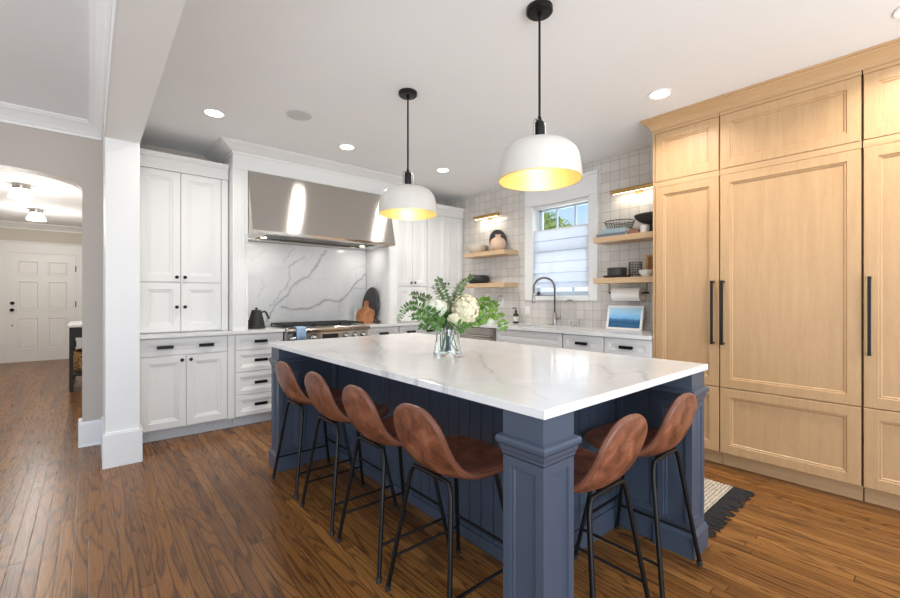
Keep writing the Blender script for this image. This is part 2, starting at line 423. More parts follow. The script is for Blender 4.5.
k = MB(); k.cyl((-1.14, 11.672, 1.02), (-1.14, 11.62, 1.02), .012).sphere((-1.14, 11.61, 1.02), .032)
obj('door_knob', k, 'black_metal', d)
k = MB().cyl((-1.14, 11.672, 1.15), (-1.14, 11.645, 1.15), .032); obj('deadbolt', k, 'black_metal', d)
k = MB().cyl((-1.14, 11.672, .72), (-1.14, 11.655, .72), .012); obj('door_stop', k, 'black_metal', d)
for z in (1.12, 1.85, .3):
    obj('hinge', MB().box(-.232, -.215, 11.655, 11.675, z-.06, z+.06), 'black_metal', d)

def flush_light(x, y, lab):
    t = thing('flush_ceiling_light', lab, 'ceiling light', (x, y, CEIL), 0, 'hall ceiling lights')
    obj('base', MB().lathe([(.085, 0), (.085, -.045), (.08, -.055), (0, -.055)], 32), 'nickel', t)
    obj('lamp_shade', MB().lathe([(.075, -.055), (.125, -.165), (.12, -.182), (.09, -.19), (0, -.192)], 32), 'hall_glass', t)
    d = bpy.data.lights.new('hall_glow', 'POINT'); d.energy = 25; d.shadow_soft_size = .16; d.color = (1, .97, .93)
    o = bpy.data.objects.new('hall_glow', d); C.objects.link(o); o.location = (x, y, CEIL-.6)
    return t
flush_light(-.676, 9.75, 'far white glass flush light on the hall ceiling, closest to the front door')
flush_light(-.676, 7.75, 'middle white glass flush light on the hall ceiling, larger than the one by the door')
flush_light(-.62, 5.75, 'nearest white glass flush light in the hall, cut by the top of the arch')

t = thing('console_table', 'black console table with a white stone top behind the arch edge', 'table', (-.21, 7.5, 0))
obj('table_top', MB().box(-.02, .32, -.03, 1.23, .86, .89), 'stone_white', t, .003)
obj('apron', MB().box(.0, .30, 0, 1.2, .72, .86), 'black_matte', t, .003)
for x, y in ((0, 0), (.26, 0), (0, 1.16), (.26, 1.16)):
    obj('leg', MB().box(x, x+.04, y, y+.04, 0, .72), 'black_matte', t, .003)
obj('shelf', MB().box(0, .30, 0.04, 1.16, .20, .23), 'black_matte', t, .003)
b = MB().lathe([(.11, 0), (.14, .06), (.15, .16), (.145, .27), (.135, .28), (.13, .27), (.13, .03), (0, .02)], 28)
b.v = [(x, y*2.2, z) for x, y, z in b.v]
o = obj('basket', b, 'wicker'); o.location = (-.05, 7.92, .231); tag(o, 'brown woven basket on the low shelf of the black console table', 'basket')

# ------------------------------------------------------------------ window, outside
f = MB()
xg = XW+.085
f.box(XW-.018, XW, wy1, wy1+.108, wz0-.045, wz1).box(XW-.018, XW, wy0-.095, wy0, wz0-.045, wz1)
f.box(XW-.022, XW, wy0-.095, wy1+.108, wz1, 2.585)
f.box(XW-.04, XW, wy0-.11, wy1+.123, 2.585, 2.615)
f.box(XW-.022, XW, wy0, wy1, wz0-.045, wz0)
win = struct('window_1', f, 'trim_paint', .003)
j = MB().box(XW-.018, XW+.15, wy0, wy0+.014, wz0, wz1).box(XW-.018, XW+.15, wy1-.014, wy1, wz0, wz1)
j.box(XW-.018, XW+.15, wy0, wy1, wz1-.014, wz1).box(XW-.018, XW+.15, wy0, wy1, wz0, wz0+.014)
obj('window_jamb', j, 'trim_paint', win)
def sash(z0, z1, x, mull, nm):
    s = MB(); a, c = wy0+.016, wy1-.016; e = .045
    s.box(x, x+.035, a, a+e, z0, z1).box(x, x+.035, c-e, c, z0, z1).box(x, x+.035, a, c, z0, z0+e).box(x, x+.035, a, c, z1-e, z1)
    for m in mull: s.box(x+.008, x+.027, a+(c-a)*m-.011, a+(c-a)*m+.011, z0, z1)
    so = obj(nm, s, 'window_vinyl', win)
    obj('window_pane', MB().box(x+.015, x+.019, a+.02, c-.02, z0+.02, z1-.02), 'pane', so)
sash(1.80, 2.36, xg+.03, (1/3, 2/3), 'upper_sash'); sash(1.28, 1.835, xg-.01, (1/3, 2/3), 'lower_sash')
# roman shade, top lowered
t = thing('roman_shade', 'white roman shade with folds covering the middle of the kitchen window', 'window shade', (XW+.02, wy0+.02, 0))
wd = wy1-wy0-.04
prof = [(0, 2.055), (0, 1.94), (.012, 1.935), (0, 1.925), (0, 1.81), (.014, 1.805), (0, 1.795), (0, 1.68), (-.004, 1.60), (-.022, 1.55), (.01, 1.545), (-.006, 1.50), (-.03, 1.44), (.012, 1.43), (-.01, 1.40), (-.022, 1.372)]
m = MB(); n = len(prof)
m.add([(x-.0, 0, z) for x, z in prof]+[(x, wd, z) for x, z in prof], [(i, i+1, n+i+1, n+i) for i in range(n-1)])
obj('shade_cloth', m, 'shade_fabric', t, solid=.003, recalc=False)
obj('top_rail', MB().box(-.008, .012, 0, wd, 2.05, 2.068), 'plastic_white', t)
for z in (1.935, 1.805, 1.675): obj('fold_rod', MB().cyl((-.004, 0, z), (-.004, wd, z), .004, 8), 'window_vinyl', t)
obj('head_rail', MB().box(-.01, .05, 0, wd, 2.325, 2.358), 'plastic_white', t)
for y in (.1, wd-.1): obj('cord', MB().cyl((.002, y, 2.06), (.002, y, 2.33), .0012, 6), 'trim_paint', t)

struct('ground_outside', MB().box(4.6, 40, -20, 40, -.6, -.5), 'grass')
def tree(x, y, z, r, lab, seed):
    rnd = random.Random(seed); t = thing('garden_tree', lab, 'tree', (x, y, -.5))
    obj('trunk', MB().tube([(0, 0, 0), (.05, 0, z*.5), (0, 0, z+.5)], [.12, .1, .05]), 'bark', t)
    m = MB()
    for i in range(2600):
        d = Vector((rnd.gauss(0, 1), rnd.gauss(0, 1), rnd.gauss(0, 1))).normalized()*r*rnd.uniform(.55, 1)
        p = Vector((0, 0, z+.5))+Vector((d.x, d.y, d.z*.8)); s = rnd.uniform(.07, .14)
        u = Vector((rnd.gauss(0, 1), rnd.gauss(0, 1), rnd.gauss(0, 1))).normalized(); v = u.orthogonal().normalized()
        m.add([p-u*s, p+v*s*.5, p+u*s, p-v*s*.5], [(0, 1, 2, 3)])
    obj('foliage', m, 'tree_leaf', t, recalc=False)
tree(9.5, 7.3, 2.8, 1.05, 'yellow green tree seen through the left panes of the kitchen window', 3)
tree(12.5, 10.4, 3.9, 1.2, 'yellow green tree seen through the middle pane of the kitchen window', 4)
m = MB(); rnd = random.Random(9)
for i in range(900):
    p = Vector((rnd.uniform(-.4, .4), rnd.uniform(-.9, .9), rnd.uniform(0, 1.75))); s = rnd.uniform(.04, .08)
    u = Vector((rnd.gauss(0, 1), rnd.gauss(0, 1), rnd.gauss(0, 1))).normalized(); v = u.orthogonal().normalized()
    m.add([p-u*s, p+v*s*.5, p+u*s, p-v*s*.5], [(0, 1, 2, 3)])
o = obj('hedge', m, 'leaf_green', recalc=False); o.location = (6.6, 3.65, -.5); tag(o, 'dark green hedge glimpsed under the roman shade of the kitchen window', 'hedge')

# ------------------------------------------------------------------ cabinet builders (local: x along the front, y into the wall, z up)
WR = lambda fr: [(0, .003), (.003, 0), (fr, 0), (fr+.004, .005), (fr+.010, .005), (fr+.030, .012)]
OR = lambda fr: [(0, .003), (.003, 0), (fr, 0), (fr+.004, .007), (fr+.012, .007), (fr+.018, .014)]
def front(name, p, x0, x1, z0, z1, mat='cabinet_white', fr=.058, th=.02, R=WR):
    return obj(name, MB().rings(x0, x1, z0, z1, 0, th, R(fr)), mat, p)
def knob(p, x, z):
    k = MB().cyl((x, .0, z), (x, -.016, z), .006, 10)
    k.sphere((x, -.022, z), .0155, (1, .62, 1), 14, 8); return obj('knob', k, 'black_metal', p)
def pull(p, x, z, w=.12):
    w = min(w, .12); k = MB().box(x-w/2, x+w/2, -.034, -.016, z-.014, z+.014)
    for s in (-1, 1): k.box(x+s*(w/2-.012)-.008, x+s*(w/2-.012)+.008, -.024, .004, z-.008, z+.008)
    return obj('pull_handle', k, 'black_metal', p, .003)
def carcass(p, x0, x1, z0, z1, depth, mat='cabinet_white', toe=True):
    b = MB().box(x0, x1, .019, depth, z0, z1)
    o = obj('body', b, mat, p, .002)
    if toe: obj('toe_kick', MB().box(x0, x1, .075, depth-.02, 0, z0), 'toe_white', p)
    return o

YB = 4.39; DB = YW-YB-.002
# base cabinet under the hutch
t = thing('base_cabinet', 'white base cabinet with one wide drawer and two doors beside the white column', 'cabinet', (.31, YB, 0))
carcass(t, 0, .738, .10, .904, DB)
f = front('drawer', t, .008, .678, .747, .895, fr=.045); pull(f, .185, .822); pull(f, .50, .822)
f = front('door', t, .008, .342, .11, .739); knob(f, .31, .70)
f = front('door', t, .346, .678, .11, .739); knob(f, .378, .70)
obj('stile', MB().box(.682, .737, .002, .019, .10, .897), 'cabinet_white', t, .002)
# drawer stack
t = thing('drawer_cabinet', 'white cabinet of four drawers left of the range', 'cabinet', (1.05, YB, 0))
carcass(t, 0, .462, .10, .904, DB)
for z0, z1 in ((.108, .304), (.312, .527), (.535, .739), (.747, .895)):
    f = front('drawer', t, .008, .455, z0, z1, fr=.042); pull(f, .235, (z0+z1)/2+.005, .14)
# right of the range
for i, (x0, x1, lab) in enumerate(((2.475, 2.925, 'white drawer unit just right of the range'), (2.927, 3.277, 'narrow white drawer unit below the left wall cupboards, second right of the range'), (3.279, 3.54, 'white drawer unit at the inner corner, third right of the range'))):
    t = thing('drawer_cabinet', lab, 'cabinet', (x0, YB, 0)); w_ = x1-x0-.002
    carcass(t, 0, w_, .10, .904, DB)
    f = front('drawer', t, .006, w_-.006, .747, .895, fr=.042); pull(f, w_/2, .822, .14)
    f = front('door', t, .006, w_-.006, .11, .739); knob(f, w_-.04, .70)

# hutch on the worktop
YU = 4.52; DU = YW-YU-.002
def hutch(name, lab, x0, x1, doors, ztop, zfr, zcr, split, endstile):
    t = thing(name, lab, 'cabinet', (x0, YU, .936)); Z = lambda z: z-.936
    obj('body', MB().box(0, x1-x0, .019, DU, 0, Z(zcr)-.004), 'cabinet_white', t, .002)
    for (a, b, kx1, lowk) in doors:
        f = front('door', t, a-x0, b-x0, Z(split+.006), Z(ztop)); knob(f, kx1-x0, Z(split+.05))
        f = front('door', t, a-x0, b-x0, Z(.945), Z(split-.004)); knob(f, kx1-x0, Z(lowk))
    if endstile: obj('stile', MB().box(endstile[0]-x0, endstile[1]-x0, .0, .019, 0, Z(ztop)), 'cabinet_white', t, .002)
    c = MB().box(0, x1-x0, -.004, .05, Z(zfr), Z(zcr-.035))
    c.prism([(-.004, Z(zcr-.05)), (-.02, Z(zcr-.035)), (-.034, Z(zcr-.012)), (-.034, Z(zcr)), (.06, Z(zcr)), (.06, Z(zcr-.05))], 'x', 0, x1-x0)
    obj('cornice', c, 'cabinet_white', t); return t
hutch('wall_cupboard', 'tall white cupboard with four doors standing on the worktop beside the white column', .31, 1.025, [(.322, .628, .598, 1.168), (.632, .961, .662, 1.168)], 2.394, 2.398, 2.542, 1.389, (.965, 1.024))
hutch('wall_cupboard', 'white cupboard right of the range hood, partly behind the small pendant', 2.985, 3.468, [(2.99, 3.224, 3.196, 1.19), (3.228, 3.464, 3.256, 1.19)], 2.394, 2.398, 2.542, 1.40, None)
hutch('wall_cupboard', 'white cupboard in the corner next to the floating shelves', 3.47, XW-.003, [(3.476, 3.80, 3.77, 1.19), (3.804, 4.12, 3.834, 1.19)], 2.394, 2.398, 2.542, 1.40, None)

# hood surround
YH = 4.38; hx0, hx1 = 1.168, 2.77
t = thing('hood_surround', 'white floor to ceiling surround framing the range alcove and hood', 'hood surround', (1.032, YH, .936)); S = (1.032, YH, .936)
for a, b in ((1.032, hx0-.022), (hx1+.022, 2.905)):
    p = MB().box(a, b, YH, YW-.002, .936, 2.49)
    for q in np.linspace(a+.018, b-.018, 5): p.prism([(q-.009, YH), (q, YH-.004), (q+.009, YH)], 'z', .98, 2.46)
    obj('pilaster', p.sub(S), 'cabinet_white', t)
for a, b in ((hx0-.022, hx0-.001), (hx1+.001, hx1+.022)):
    obj('alcove_lining', MB().box(a, b, YH+.001, YW-.002, 1.8735, 2.491).sub(S), 'cabinet_white', t)
obj('filler_panel', MB().box(2.907, 2.983, YU-.02, YW-.002, .936, 2.55).sub(S), 'cabinet_white', t)
obj('header', MB().box(1.032, 2.905, YH, YW-.002, 2.492, CEIL-.001).sub(S), 'cabinet_white', t)
cp = crown(.075, .13)
c = MB()
# crown mitred round the front and the left return
def ring_profile(mb, prof, x0, x1, y0, yb):
    n = len(prof); vs = []
    for o, z in prof: vs.append((x0-o, yb, CEIL-.001+z))
    for o, z in prof: vs.append((x0-o, y0-o, CEIL-.001+z))
    for o, z in prof: vs.append((x1+o, y0-o, CEIL-.001+z))
    for o, z in prof: vs.append((x1+o, yb, CEIL-.001+z))
    fs = [(s*n+i, s*n+i+1, (s+1)*n+i+1, (s+1)*n+i) for s in range(3) for i in range(n-1)]
    fs += [(s*n+n-1, s*n, (s+1)*n, (s+1)*n+n-1) for s in range(3)]
    mb.add(vs, fs); return mb
ring_profile(c, crown(.085, .135), 1.032, 2.905, YH, YW-.003)
obj('crown_moulding', c.sub(S), 'cabinet_white', t)

# range hood
t = thing('range_hood', 'wide tapered stainless steel range hood over the range', 'range hood', (hx0, YH, 1.874)); S = (hx0, YH, 1.874)
a, b = hx0+.002, hx1-.002; yf = 4.234
m = MB().prism([(YH+.001, 2.488), (yf, 1.90), (yf, 1.874), (yf+.02, 1.874), (yf+.02, 1.905), (YH+.02, 2.47), (YH+.02, 2.488)], 'x', a+.0062, b-.0062)
for q in (a, b-.006): m.prism([(YH+.001, 2.488), (yf, 1.90), (yf, 1.874), (YW-.004, 1.874), (YW-.004, 2.488)], 'x', q, q+.006)
obj('canopy', m.sub(S), 'steel', t)
m = MB().box(a+.006, b-.006, yf+.02, yf+.16, 1.885, 1.895).box(a+.006, b-.006, 4.76, YW-.004, 1.875, 1.885).box(a+.006, a+.16, yf+.16, 4.76, 1.885, 1.895).box(b-.16, b-.006, yf+.16, 4.76, 1.885, 1.895)
obj('underside', m.sub(S), 'steel', t)
m = MB(); x = a+.165
while x < b-.19:
    m.box(x, x+.022, yf+.16, 4.76, 1.890, 1.91); x += .05
obj('baffle_filter', m.sub(S), 'nickel', t)
for x in (a+.22, b-.22):
    l_ = obj('hood_lamp', MB().lathe([(.03, 0), (.03, -.008), (0, -.009)], 20, (x, 4.64, 1.889)).sub(S), 'hood_bulb', t)
    d = bpy.data.lights.new('hood_glow', 'AREA'); d.shape = 'DISK'; d.size = .10; d.energy = 1.1; d.color = (1, .95, .88)
    o = bpy.data.objects.new('hood_glow', d); C.objects.link(o); o.location = (x, 4.64, 1.875)
obj('filter_cavity', MB().box(a+.15, b-.15, yf+.15, 4.77, 1.94, 1.945).sub(S), 'dark_gap', t)

# ------------------------------------------------------------------ quartz: veined splashback and worktops
def densify(poly, step=.012, amp=.012, rnd=random):
    out = []; off = np.zeros(len(poly[0]))
    for p, q in zip(poly[:-1], poly[1:]):
        p = np.array(p); q = np.array(q); n = max(2, int(np.linalg.norm(q-p)/step))
        for i in range(n):
            off = off*.86+np.array([rnd.gauss(0, amp*.4) for _ in off]); out.append(p+(q-p)*i/n+off)
    return np.array(out)
def vein_grid(U, V, veins):
    g = np.zeros((len(U), len(V)))
    for pts, w, s in veins:
        P = densify(pts)
        for k, (u, v) in enumerate(P):
            ww = w*(.75+.25*math.sin(k*.11+u*3)**2); R = ww*4
            i0, i1 = np.searchsorted(U, [u-R, u+R]); j0, j1 = np.searchsorted(V, [v-R, v+R])
            if i1 <= i0 or j1 <= j0: continue
            d = np.hypot(U[i0:i1, None]-u, V[None, j0:j1]-v)
            g[i0:i1, j0:j1] = np.maximum(g[i0:i1, j0:j1], s*np.exp(-(d/ww)**2)+.22*s*np.exp(-(d/(2.6*ww))**2))
    return np.clip(g, 0, 1)
def set_vein(o, vals):
    at = o.data.attributes.new('vein', 'FLOAT', 'POINT'); a = np.zeros(len(o.data.vertices)); a[:len(vals)] = vals
    at.data.foreach_set('value', a)
def slab_grid(name, parent, mat, mapf, U, V, g, mapback):
    nu, nv = len(U), len(V); vs = [mapf(u, v) for u in U for v in V]; fs = []
    for i in range(nu-1):
        for j in range(nv-1): fs.append((i*nv+j, (i+1)*nv+j, (i+1)*nv+j+1, i*nv+j+1))
    per = [i*nv for i in range(nu)]+[(nu-1)*nv+j for j in range(1, nv)]+[i*nv+nv-1 for i in range(nu-2, -1, -1)]+[j for j in range(nv-2, 0, -1)]
    k = len(vs); vs += [mapback(U[p//nv], V[p % nv]) for p in per]; n = len(per)
    for i in range(n): fs.append((per[i], k+i, k+(i+1) % n, per[(i+1) % n]))
    fs.append(tuple(range(k, k+n)))
    m = MB().add(vs, fs); o = obj(name, m, mat, parent)
    gf = g.ravel(); set_vein(o, np.concatenate([gf, gf[per]])); return o
F_ = (math.cos(-YAW), 0); fx_, fy_ = math.sin(-YAW), math.cos(-YAW)
def ray(x, y):
    r = (x-450)/FPX; return (fx_+r*fy_, fy_-r*fx_, (298-y)/FPX)
def onY(x, y, Y): d = ray(x, y); t = Y/d[1]; return (t*d[0], 1.25+t*d[2])
def onZ(x, y, Z): d = ray(x, y); t = (Z-1.25)/d[2]; return (t*d[0], t*d[1])
def at(x, y, t): d = ray(x, y); return Vector((t*d[0], t*d[1], 1.25+t*d[2]))

bs = thing('marble_splashback', 'white marble splashback with long grey veins behind the range', 'splashback', (hx0, YW, .936))
pv = lambda L: [onY(230+x/2.99, 150+y/2.99, YW) for x, y in L]
veins = [(pv([(108, 512), (135, 465), (165, 440), (185, 405), (230, 380), (255, 345), (284, 298)]), .009, .75),
         (pv([(118, 468), (140, 435), (170, 405), (180, 380), (176, 350), (205, 330), (222, 318)]), .007, .6),
         (pv([(158, 332), (172, 315), (186, 293)]), .006, .5), (pv([(150, 470), (185, 478), (235, 474), (280, 455), (325, 450), (352, 428), (372, 398), (402, 370)]), .010, .8),
         (pv([(365, 356), (405, 345)]), .006, .4), (pv([(368, 418), (398, 410)]), .007, .5), (pv([(84, 442), (100, 405), (95, 378)]), .006, .4),
         (pv([(325, 450), (321, 485)]), .006, .4), (pv([(375, 398), (376, 370), (372, 340)]), .005, .3), (pv([(230, 380), (262, 392), (300, 385)]), .004, .25),
         (pv([(62, 330), (85, 318), (110, 300)]), .005, .25), (pv([(245, 300), (240, 320), (222, 335)]), .004, .3)]
U = np.arange(hx0+.001, hx1-.0005, .0055); V = np.arange(.9365, 1.874, .0055)
g = vein_grid(U, V, veins)
slab_grid('back_panel', bs, 'quartz_veined', lambda u, v: (u-hx0, -.02, v-.936), U, V, g, lambda u, v: (u-hx0, -.001, v-.936))
for nm, x0, x1 in (('side_panel', hx0-.02, hx0-.0015), ('side_panel', hx1+.0015, hx1+.02)):
    obj(nm, MB().box(x0-hx0, x1-hx0, YH+.002-YW, -.003, .001, .936), 'quartz', bs)

def top_slab(name, lab, pieces, z0, z1):
    m = MB()
    for q in pieces: m.box(*q, z0, z1)
    return tag(obj(name, m, 'quartz', None, .003), lab, 'worktop')
top_slab('worktop', 'white quartz worktop left of the range with a black kettle on it', [(.308, 1.513, YB-.04, YW-.003)], .905, .935)
sx0, sx1, sy0, sy1 = 3.66, 3.98, 2.60, 3.15
poly = MB()
poly.box(2.473, XW-.003, YB-.04, YW-.003, .905, .935)
for q in ((3.50, XW-.003, sy1, YB-.04), (3.50, XW-.003, 1.556, sy0), (3.50, sx0, sy0, sy1), (sx1, XW-.003, sy0, sy1)): poly.box(*q, .905, .935)
tag(obj('worktop', poly, 'quartz'), 'L shaped white quartz worktop running under the kitchen window', 'worktop')
s = thing('kitchen_sink', 'stainless undermount sink below the kitchen window', 'sink', (sx0, sy0, .70))
m = MB(); a, b = sx1-sx0, sy1-sy0
m.box(-.012, a+.012, -.012, b+.012, .0, .006).box(-.012, 0, -.012, b+.012, .006, .204).box(a, a+.012, -.012, b+.012, .006, .204).box(0, a, -.012, 0, .006, .204).box(0, a, b, b+.012, .006, .204)
obj('basin', m, 'steel', s)
obj('drain', MB().lathe([(.04, .006), (.04, .010), (.02, .009), (0, .006)], 20, (a/2, b/2, 0)), 'chrome', s)

# ------------------------------------------------------------------ the range
rx0, rx1 = 1.518, 2.468; ry = 4.335; wR = rx1-rx0
t = thing('kitchen_range', 'wide stainless steel gas range under the hood', 'range', (rx0, ry, 0))
obj('body', MB().box(0, wR, .035, YW-ry-.03, .09, .90), 'steel', t, .003)
m = MB().box(0, wR, .05, YW-ry-.03, .90, .932)
obj('cooktop', m, 'black_matte', t, .002)
obj('bullnose', MB().prism([(.06, .885), (-.02, .885), (-.034, .892), (-.038, .912), (-.032, .932), (-.015, .942), (.06, .945)], 'x', 0, wR), 'steel', t, .003)
obj('control_panel', MB().box(0.004, wR-.004, .0, .034, .77, .884), 'steel', t, .002)
fr = MB().box(.37, .58, -.006, 0, .785, .872); f = obj('display', fr, 'chrome', t, .002)
obj('screen', MB().box(.382, .568, -.009, -.006, .795, .862), 'black_matte', f)
for x in (.07, .18, .29, .66, .77, .88):
    k = MB(); k.lathe([(.030, 0), (.030, .006), (.024, .010), (.022, .035), (.018, .038), (0, .038)], 24)
    k.xf(Matrix.Translation((x, 0, .828)) @ Matrix.Rotation(PI/2, 4, 'X'))
    ko = obj('control_knob', k, 'chrome', t)
    r = MB().lathe([(.031, .0), (.036, .0), (.036, .004), (.031, .004)], 24, closed=True); r.xf(Matrix.Translation((x, 0, .828)) @ Matrix.Rotation(PI/2, 4, 'X'))
    obj('bezel', r, 'black_matte', ko)
d = obj('oven_door', MB().box(.01, wR-.01, .0, .034, .17, .76), 'steel', t, .004)
obj('oven_window', MB().box(.2, wR-.2, -.003, 0, .30, .60), 'black_matte', d)
k = MB().cyl((.06, -.05, .71), (wR-.06, -.05, .71), .012)
for x in (.1, wR-.1): k.cyl((x, -.05, .71), (x, .002, .71), .009)
obj('door_handle', k, 'steel', d)
for i in range(3):
    x0 = .02+i*(wR-.04)/3; x1 = x0+(wR-.04)/3-.008; g_ = MB(); y0, y1 = .075, YW-ry-.07
    for q in (x0, x1-.012): g_.box(q, q+.012, y0, y1, .956, .972)
    for q in np.linspace(y0, y1-.012, 5): g_.box(x0, x1, q, q+.012, .956, .972)
    g_.box((x0+x1)/2-.006, (x0+x1)/2+.006, y0, y1, .956, .972)
    for q in (x0, x1-.012):
        for y in (y0, y1-.012): g_.box(q, q+.012, y, y+.012, .932, .956)
    obj('grate', g_, 'black_matte', t, .002)
    for y in (.2, .43):
        obj('burner', MB().lathe([(.055, .932), (.055, .945), (.035, .95), (.035, .955), (0, .955)], 20, ((x0+x1)/2, y, 0)), 'charcoal', t)
m = MB(); n = 8; prof = [(-.041, .80), (-.042, .86), (-.043, .91), (-.039, .936), (-.022, .947), (.05, .951)]  # thin blue patch bent over the front edge of the range
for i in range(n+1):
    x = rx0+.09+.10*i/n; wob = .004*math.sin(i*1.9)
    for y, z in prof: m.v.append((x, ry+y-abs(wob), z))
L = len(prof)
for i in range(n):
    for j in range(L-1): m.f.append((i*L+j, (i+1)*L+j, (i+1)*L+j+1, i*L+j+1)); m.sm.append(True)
o = obj('patch', m, 'blue_patch', solid=-.003, recalc=False); tag(o, 'small blue patch over the steel front edge of the range', 'patch')

# ------------------------------------------------------------------ window wall base units (fronts face -X, viewed left to right = falling Y)
XB = 3.54; RZ = -PI/2; DW = XW-XB-.003
def wunit(name, lab, cat, ya, yb): return thing(name, lab, cat, (XB, ya, 0), RZ), ya-yb-.002
t, w_ = wunit('dishwasher', 'stainless dishwasher with a bar handle left of the sink cabinet', 'dishwasher', 3.925, 3.325)
obj('body', MB().box(.004, w_-.004, .02, DW, .10, .903), 'black_matte', t)
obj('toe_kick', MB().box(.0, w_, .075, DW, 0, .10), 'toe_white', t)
f = obj('door', MB().box(.004, w_-.004, 0, .02, .11, .895), 'steel', t, .003)
k = MB().cyl((.05, -.045, .80), (w_-.05, -.045, .80), .012)
for x in (.09, w_-.09): k.cyl((x, -.045, .80), (x, .002, .80), .009)
obj('handle', k, 'steel', f)
t, w_ = wunit('base_cabinet', 'blank white corner panel left of the dishwasher', 'cabinet', 4.345, 3.927); carcass(t, 0, w_, .10, .904, DW)
front('door', t, .006, w_-.006, .11, .895)
t, w_ = wunit('sink_cabinet', 'wide white cabinet with a false drawer front under the sink', 'cabinet', 3.323, 2.425)
b = MB().box(0, .018, .019, DW, .1, .904).box(w_-.018, w_, .019, DW, .1, .904).box(0, w_, .019, DW, .1, .118).box(0, w_, DW-.01, DW, .1, .904).box(0, w_, .019, .037, .118, .904)
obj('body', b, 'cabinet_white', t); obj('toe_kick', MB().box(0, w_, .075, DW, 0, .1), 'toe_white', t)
front('false_front', t, .006, w_-.006, .747, .895, fr=.045)
f = front('door', t, .006, w_/2-.002, .11, .739); knob(f, w_/2-.04, .7)
f = front('door', t, w_/2+.002, w_-.006, .11, .739); knob(f, w_/2+.04, .7)
for ya, yb, lab in ((2.423, 1.987, 'white drawer unit right of the sink cabinet'), (1.985, 1.552, 'white drawer unit against the oak cabinets, below the seascape picture')):
    t, w_ = wunit('drawer_cabinet', lab, 'cabinet', ya, yb); carcass(t, 0, w_, .10, .904, DW)
    for z0, z1 in ((.11, .40), (.408, .739), (.747, .895)):
        f = front('drawer', t, .006, w_-.006, z0, z1, fr=.045); pull(f, w_/2, (z0+z1)/2, .13)

# ------------------------------------------------------------------ oak tall cabinets
def orow(p, x0, x1, low=True):
    return (front('drawer' if low == 2 else 'door', p, x0, x1, .11, .588, 'oak', .062, .022, OR), front('door', p, x0, x1, .593, 2.155, 'oak', .062, .022, OR), front('door', p, x0, x1, 2.202, 2.597, 'oak', .062, .022, OR))
def bar(p, x, z0=.908, z1=1.378):
    k = MB().box(x-.008, x+.008, -.052, -.036, z0, z1)
    for z in (z0+.008, z1-.008): k.box(x-.007, x+.007, -.04, .004, z-.008, z+.008)
    return obj('bar_handle', k, 'black_metal', p, .002)
def oakunit(name, lab, cat, ya, yb, hx, stL=0, low=True):
    t = thing(name, lab, cat, (XB, ya, 0), RZ); w_ = ya-yb-.002
    obj('body', MB().box(0, w_, .024, DW, .10, 2.63), 'oak', t)
    obj('toe_kick', MB().box(0, w_, .075, DW, 0, .10), 'oak_across', t)
    if stL: obj('stile', MB().box(0, stL-.003, .0, .024, .10, 2.63), 'oak', t, .002)
    f = orow(t, stL+.002, w_-.003, low); bar(f[1], hx)
    obj('rail', MB().box(stL, w_, .001, .024, 2.157, 2.199), 'oak_across', t)
    obj('top_rail', MB().box(stL, w_, .001, .024, 2.599, 2.63), 'oak_across', t)
    return t
oakunit('tall_cabinet', 'narrow oak tall cabinet at the left end of the oak wall', 'cabinet', 1.549, 1.063, .447, .018)
oakunit('built_in_refrigerator', 'oak panelled refrigerator, the widest unit of the oak wall, with a drawer below', 'refrigerator', 1.062, .306, .026, 0, 2)
oakunit('tall_cabinet', 'oak tall cabinet right of the wide refrigerator, cut off by the photo edge', 'cabinet', .302, -.17, .03)
m = MB(); pr_ = [(.0, -.095), (.006, -.095), (.008, -.08), (.02, -.06), (.045, -.035), (.058, -.025), (.060, -.016), (.072, -.014), (.072, 0), (0, 0)]
n = len(pr_); vs = []
for o_, z in pr_: vs.append((XW-.003, 1.549+o_, CEIL-.001+z))
for o_, z in pr_: vs.append((XB-o_, 1.549+o_, CEIL-.001+z))
for o_, z in pr_: vs.append((XB-o_, -.17, CEIL-.001+z))
m.add(vs, [(s*n+i, s*n+i+1, (s+1)*n+i+1, (s+1)*n+i) for s in range(2) for i in range(n-1)])
m.box(XB+.002, XW-.003, -.17, 1.547, 2.632, CEIL-.002)
tag(obj('cabinet_cornice', m, 'oak_across'), 'oak crown moulding along the top of the oak wall at the ceiling', 'cornice')

